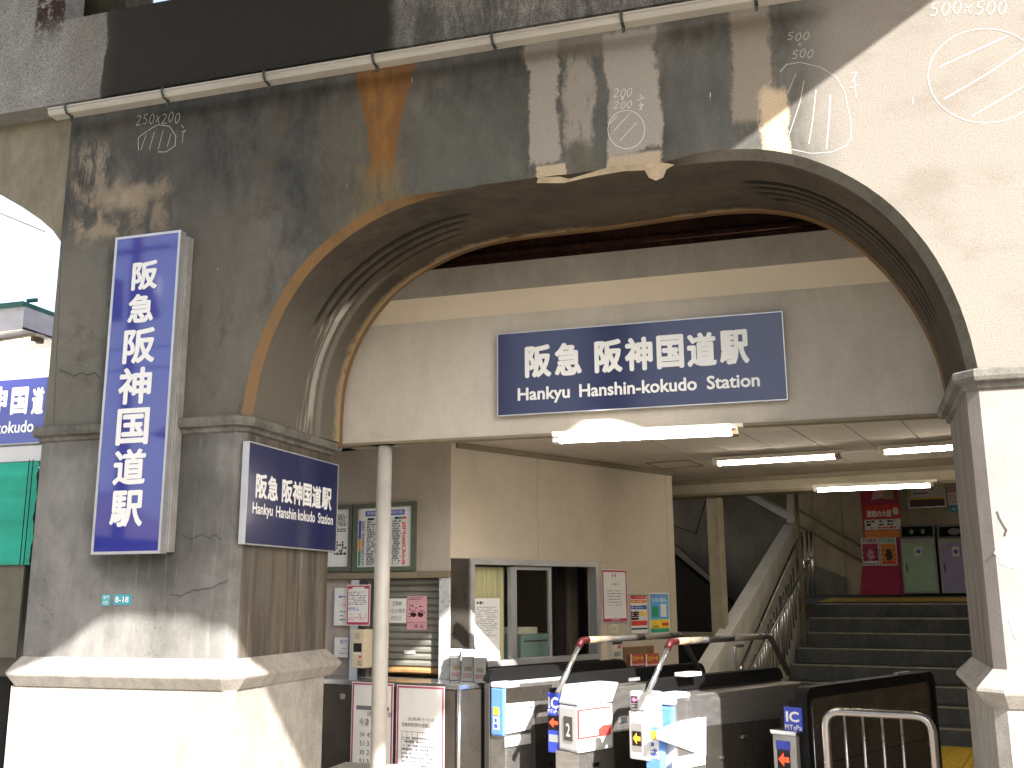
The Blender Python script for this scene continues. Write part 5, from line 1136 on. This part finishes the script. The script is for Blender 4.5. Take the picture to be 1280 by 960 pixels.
# glazed triangle of the upper window
GW = DW.off(.35); T = thing('stair_window', 'white framed triangular window under the cross beam at the stair head', 'window', GW.pt(GW.uz(950, 630)[0], 2, 0))
A_, B_, C_ = GW.uz(905, 606), GW.uz(992, 654), GW.uz(992, 606)
def barp(p, q, t): 
    d = Vector((q[0] - p[0], q[1] - p[1])).normalized(); n_ = Vector((-d.y, d.x)) * t; return [p, q, (q[0] + n_.x, q[1] + n_.y), (p[0] + n_.x, p[1] + n_.y)]
slab('frame', T, GW, barp(A_, B_, .09), -.05, .02, m_gwhite, .004); slab('frame', T, GW, barp(B_, C_, .09), -.05, .018, m_gwhite, .004)
ins = GW.poly([(922, 607), (984, 641), (984, 607)]); slab('inner_frame', T, GW, barp(ins[0], ins[1], .03), -.04, .0, m_alu); slab('pane', T, GW, ins, -.03, -.02, m_glass); slab('backing', T, GW, GW.poly([(915, 600), (990, 648), (990, 600)]), -.30, -.29, m_roomwall)
# post between
PO = HB.off(-.25); T = thing('hall_post', 'cream steel post beyond the cross beam, left of the stairs', 'post', PO.pt(PO.uz(894, 700)[0], 0, 0)); a, b = PO.uz(886, 700)[0], PO.uz(903, 700)[0]
slab('shaft', T, PO, R4((a, 0, b, zfb - .03)), -.12, 0, m_cream, .004); slab('edge_bead', T, PO, R4((b - .03, 0, b - .002, zfb - .03)), 0, .02, m_cream)
PO2 = PO; T = thing('low_partition', 'low dark partition rail between office wall and stairs', 'partition', PO.pt(PO.uz(860, 800)[0], 0, 0)); r = PO.rect(842, 791, 890, 797); slab('top_rail', T, PO, R4((r[0] - .2, r[1], r[2], r[3])), -.25, -.13, m_cream); slab('panel', T, PO, R4((r[0] - .2, 0, r[2], r[1])), -.22, -.16, m_dark)
T = thing('thin_post', 'thin brown post at the head of the stair balustrade', 'post', HR.pt(*HR.uz(997, 650))); p = HR.uz(996, 640); tube('shaft', T, [HR.pt(p[0], .9), HR.pt(p[0], 2.9)], .03, m_trim, 10)

# waste bins, brochure stand, posters on the landing wall
for label, x0, x1, door in (('left waste bin with pale green door on the landing', 1126, 1171, m_bing), ('right waste bin with lilac door, half hidden by the right pier', 1173, 1218, m_binp)):
    BN = FW.off(.45); a, b = BN.uz(x0 + 1, 700)[0], BN.uz(x1, 700)[0]; zb = lz(LW + .45) if False else 1.53; ztp = BN.uz((x0 + x1) / 2, 655)[1]; zs_ = BN.uz((x0 + x1) / 2, 673)[1]
    T = thing('waste_bin', label, 'waste bin', BN.pt((a + b) / 2, zb, 0), 0, 'waste bins on the landing')
    side = [(0, zb + .02), (0, zs_), (-.12, ztp), (-.40, ztp), (-.40, zb + .02)]
    v, f = prism([BN.pt(a, z, w) for w, z in side], [BN.pt(b, z, w) for w, z in side]); mk('body', v, f, m_bin, T, .008)
    slab('door', T, BN, R4((a + .03, zb + .05, b - .03, zs_ - .06)), 0, .008, door, .004); uu = (a + b) / 2; zz = zs_ - .19
    slab('label', T, BN, R4((uu - .05, zz - .07, uu + .05, zz + .07)), .008, .010, m_paper); slab('emblem', T, BN, [(uu + .028 * (1 + .25 * (k % 2)) * cos(k * pi / 5), zz + .028 * (1 + .25 * (k % 2)) * sin(k * pi / 5)) for k in range(10)], .010, .0115, m_bluep)
    slab('handle', T, BN, R4((a + .06, zz - .30, a + .075, zz - .18)), .008, .02, m_black)
    # dark throat with two openings on the sloping top
    def sp(u, t, w): # t 0..1 up the slope
        return BN.pt(u, zs_ + (ztp - zs_) * t + .0, -.12 * t + w)
    v, f = prism([sp(a + .03, .15, .002), sp(b - .03, .15, .002), sp(b - .03, .85, .002), sp(a + .03, .85, .002)], [sp(a + .03, .15, .006), sp(b - .03, .15, .006), sp(b - .03, .85, .006), sp(a + .03, .85, .006)]); mk('throat', v, f, m_black, T)
    for k in ((-.08, .08) if door is m_bing else (0,)):
        rr_ = .03 if door is m_bing else .09
        V = [sp(uu + k + rr_ * cos(t * pi / 6), .5 + (.18 if door is m_bing else .25) * sin(t * pi / 6), .007) for t in range(12)]; mk('opening', V, [tuple(range(12))], m_alu, T)
BS = FW.off(.30)
T = thing('brochure_stand', 'tall magenta and red brochure stand left of the waste bins', 'brochure stand', BS.pt(BS.uz(1103, 700)[0], 1.53, 0))
r = BS.rect(1080, 613, 1127, 745); slab('board', T, BS, R4((r[0], 1.53, r[2], r[3])), -.05, 0, m_magenta, .004)
r = BS.rect(1081, 631, 1126, 648); patch('red_panel', T, BS, r, m_redp, .003, .003); letters('lettering', T, BS, '資格の大原', (sub(r, .05, .1, .74, .62)), .0035, m_wht, .004); slab('seal', T, BS, [((r[0] + (r[2] - r[0]) * .86) + .045 * cos(k * pi / 8), (r[1] + (r[3] - r[1]) * .5) + .06 * sin(k * pi / 8)) for k in range(16)], .003, .005, m_paper)
r = BS.rect(1081, 649, 1126, 662); patch('table_panel', T, BS, r, m_paper, .003, .003); dashes('print', T, BS, sub(r, .05, .35, .95, .95), 2, m_ink, .0035, .8, .05, .6, 3); dashes('print', T, BS, sub(r, .15, .08, .9, .3), 1, m_redp, .0035, .9, .05, .8, 4)
r = BS.rect(1081, 663, 1126, 672); patch('orange_panel', T, BS, r, m_orange, .002, .002)
r = BS.rect(1088, 613, 1118, 625); slab('photo_panel', T, BS, [(r[0], r[1]), (r[2] - .1, r[1] + .05), (r[2], r[3]), (r[0] + .05, r[3])], 0, .003, m_pinkp); slab('photo_panel', T, BS, [(r[0] + .18, r[1] + .02), (r[2], r[1]), (r[2] - .02, r[3]), (r[0] + .2, r[3])], .003, .005, m_beige)
a, b = BS.uz(1079, 740)[0], BS.uz(1127, 740)[0]; z0, z1 = 1.535, BS.uz(1103, 707, .1)[1]
v, f = prism([BS.pt(a - .02, z0, .18), BS.pt(b, z0, .18), BS.pt(b, z1, .02), BS.pt(a + .02, z1, .02)], [BS.pt(a - .02, z0, .15), BS.pt(b, z0, .15), BS.pt(b, z1, .0), BS.pt(a + .02, z1, .0)]); mk('sloping_foot', v, f, m_magenta, T)
for x0, x1, mt, lab in ((1077, 1099, m_crim, 'left magazine with crimson cover in the rack of the stand'), (1100, 1121, m_orange, 'right magazine with orange cover in the rack of the stand')):
    r = BS.rect(x0, 672, x1, 707, .14); T2 = thing('magazine', lab, 'magazine', BS.pt(r[0], r[1], .14), 0, 'magazines in the stand'); slab('cover', T2, BS, R4(r), .12, .14, m_paper); patch('picture', T2, BS, sub(r, .06, .05, .94, .78), mt, .1415); letters('lettering', T2, BS, 'TOKK', sub(r, .06, .82, .94, .97), .142, m_crim if mt is m_crim else m_green_p, .002)
    cxx = (r[0] + r[2]) / 2; slab('figure_print', T2, BS, [(cxx + (.05 + .02 * sin(3 * k)) * cos(k * pi / 7), r[1] + (r[3] - r[1]) * .38 + .09 * sin(k * pi / 7)) for k in range(14)], .1415, .1425, m_maroon if mt is m_orange else m_pinkp); patch('band', T2, BS, sub(r, .1, .08, .9, .16), m_wht if mt is m_crim else m_redp, .1428)
    for k in range(4): zz = r[1] + .02 + k * .07; tube('rack_wire', T2, [BS.pt(r[0], zz, .155), BS.pt(r[2], zz, .155)], .003, m_black, 6)
r = FW.rect(1135, 600, 1182, 635); T = thing('notice_case', 'notice case with a yellow bordered map above the bins', 'notice board', FW.pt(r[0], r[1], 0)); slab('back', T, FW, R4(r), 0, .02, plain_cache('brown case', (.13, .085, .06))); multi('frame', T, frame_pieces(FW, r, .02, .02, .05), m_alu)
ri = sub(r, .05, .30, .97, .98); patch('map', T, FW, ri, m_yellow, .023, .003); patch('map_field', T, FW, sub(ri, .04, .1, .96, .95), m_paper, .0245); dashes('print', T, FW, sub(ri, .1, .28, .6, .4), 1, m_green_p, .025, 1, .2, .6, 1); dashes('print', T, FW, sub(ri, .35, .28, .7, .4), 1, m_redp, .0252, 1, .2, .6, 2); dashes('print', T, FW, sub(ri, .1, .45, .9, .85), 4, m_grey_ink, .025, .6, .08, .3, 3)
r = FW.rect(1184, 601, 1200, 631); T = notice('wall_notice', 'pink and white notice above the lilac bin at the pier edge', FW, r, .01, m_pinkp); patch('white_field', T, FW, sub(r, 0, 0, .9, .5), m_paper, .011); dashes('print', T, FW, sub(r, .05, .08, .85, .45), 4, m_redp, .0114, .8, .06, .4, 2)
r = FW.rect(1188, 632, 1200, 640); T = notice('wall_notice', 'small teal notice below the pink one at the pier edge', FW, r, .01, m_tealp); dashes('print', T, FW, sub(r, .2, .3, .8, .7), 1, m_paper, .0112, 1, .1, .5, 2)
# side walls that close the hall
for (x0, y0), (x1, y1) in (((2.5, 6.45), (3.6, 16)), ((-7.5, 9.5), (-7.5, 19))):
    d = math.degrees(math.atan2(y1 - y0, x1 - x0)); p = PL(x0, y0, d); o = slab('hall_side_wall', None, p, R4((0, 0, math.dist((x0, y0), (x1, y1)), 4.5)), -.1, .1, m_beigew); o['kind'] = 'structure'

# ================================================================== shop front seen left of the pier
NP_ = PL(0, 7.6, 0)
T = thing('neighbour_entrance', 'white and green fronted entrance building left of the pier', 'building', NP_.pt(-7, 0, 0))
def nr(a, b, c_, d, w=0): 
    u0, z0, u1, z1 = NP_.rect(a, b, c_, d, w); return (u0, z0, u1, z1)
xr = NP_.uz(90, 400)[0] ; xl = -13.5
def strip(nm, y0, y1, w0, w1, mt, yy=None):
    z1 = NP_.uz(30, y0, w1)[1]; z0 = NP_.uz(30, y1, w1)[1]; return slab(nm, T, NP_, R4((xl, z0, xr, z1)), w0, w1, mt)
strip('roof_edge', 376, 382, -.6, .62, m_fgreen); strip('fascia', 382.5, 411, -.6, .60, m_fwhite)
z_ = NP_.uz(30, 411, .6)[1]
slab('soffit', T, NP_, R4((xl, z_ + .004, xr, z_ + .02)), -.1, .598, m_fix)
zz1 = NP_.uz(30, 411)[1] + .3; zz0 = NP_.uz(30, 560)[1]; slab('upper_wall', T, NP_, R4((xl, zz0, xr, z_ + .3)), -.1, 0, plain_cache('pale shop wall', (.50, .49, .40)))
r = nr(0, 558, 50, 577, .37); slab('white_band', T, NP_, R4((xl, r[1], NP_.uz(52, 565, .37)[0], r[3])), .0, .37, m_gwhite)
r0 = nr(0, 700, 50, 960); slab('lower_wall', T, NP_, R4((xl, 0, xr, r[1] - .003)), -.1, -.02, plain_cache('tan shop wall', (.20, .19, .15)))
slab('dark_door', T, NP_, R4((xl, 0, NP_.uz(12, 880)[0], NP_.uz(5, 846)[1])), -.02, .02, m_dark)
tube('roof_bump', T, [NP_.pt(NP_.uz(35, 374, .5)[0], NP_.uz(35, 376, .5)[1], .5), NP_.pt(NP_.uz(46, 374, .5)[0], NP_.uz(46, 375, .5)[1], .5)], .02, m_fgreen, 8)
SG = NP_.off(.08); q0, q1 = SG.uz(54, 470), SG.uz(54, 553)
T = thing('side_sign', 'navy station sign on the neighbouring entrance, cut off by the pier', 'sign', SG.pt(q0[0], q1[1], 0))
u1 = SG.uz(58, 500)[0]; wS = (q0[1] - q1[1]) * 3.4
zc0, zc1 = SG.uz(22, 555)[1], SG.uz(22, 473)[1]
slab('housing', T, SG, R4((u1 - wS, zc0, u1, zc1)), -.07, -.005, m_alu); slab('face', T, SG, R4((u1 - wS + .01, zc0 + .01, u1 - .01, zc1 - .01)), -.005, 0, m_blue)
for ch, a, b in (('神', -24, 9), ('国', 14, 35), ('道', 40, 55)): r = SG.rect(a, 484, b, 518); letters('lettering', T, SG, ch, r, .0015, m_wht, .009)
r = SG.rect(-60, 528, 42, 543); letters('lettering', T, SG, 'Hanshin-kokudo', r, .0015, m_wht, .003)
BL = NP_.off(.40); T = thing('roller_blind', 'bright green roller blind hanging beside the left pier', 'blind', BL.pt(BL.uz(20, 580)[0], 1.5, 0))
zt_, zb_ = BL.uz(20, 578)[1], BL.uz(20, 706)[1]; ur = BL.uz(43, 640)[0]
V = []; nn = 24
for i in range(nn + 1):
    z = zb_ + (zt_ - zb_) * i / nn; w = .006 * sin(i * 1.9) + .010 * sin(i * .7)
    V += [BL.pt(xl, z, w), BL.pt(ur - 1.0, z, w * 1.2), BL.pt(ur, z, w)]
mk('cloth', V, [f for i in range(nn) for f in ((3 * i, 3 * i + 1, 3 * i + 4, 3 * i + 3), (3 * i + 1, 3 * i + 2, 3 * i + 5, 3 * i + 4))], m_blind, T, smooth=True)
for xx in (36, 41): u = BL.uz(xx, 640)[0]; tube('cord', T, [BL.pt(u, zt_ + .01, .05), BL.pt(u, zb_, .05)], .004, m_black, 6)
BR = BL.off(-.05); T = thing('hanging_valance', 'scalloped dull brown cloth hanging under the green blind', 'valance', BR.pt(ur, zb_, 0))
sc = [(xl, zb_ + .02)]; z2 = BR.uz(20, 712)[1]; z3 = BR.uz(20, 822)[1]
slab('cloth', T, BR, R4((xl, z3, ur - .08, z2 + .04)), 0, .02, m_brownb)
T2 = lamp('fluorescent lamp under the white fascia at the left edge of the picture', (-95, 448), (46, 426), NP_.uz(20, 430, .35)[1], False)
T = thing('overhead_pole', 'pale horizontal pole against the sky at the left edge', 'pole', (-9, 9, 5)); a, b = PL(0, 9, 0).uz(-40, 247), PL(0, 9, 0).uz(60, 288); tube('shaft', T, [(a[0], 9, a[1]), (b[0], 9, b[1])], .035, m_fwhite, 10)
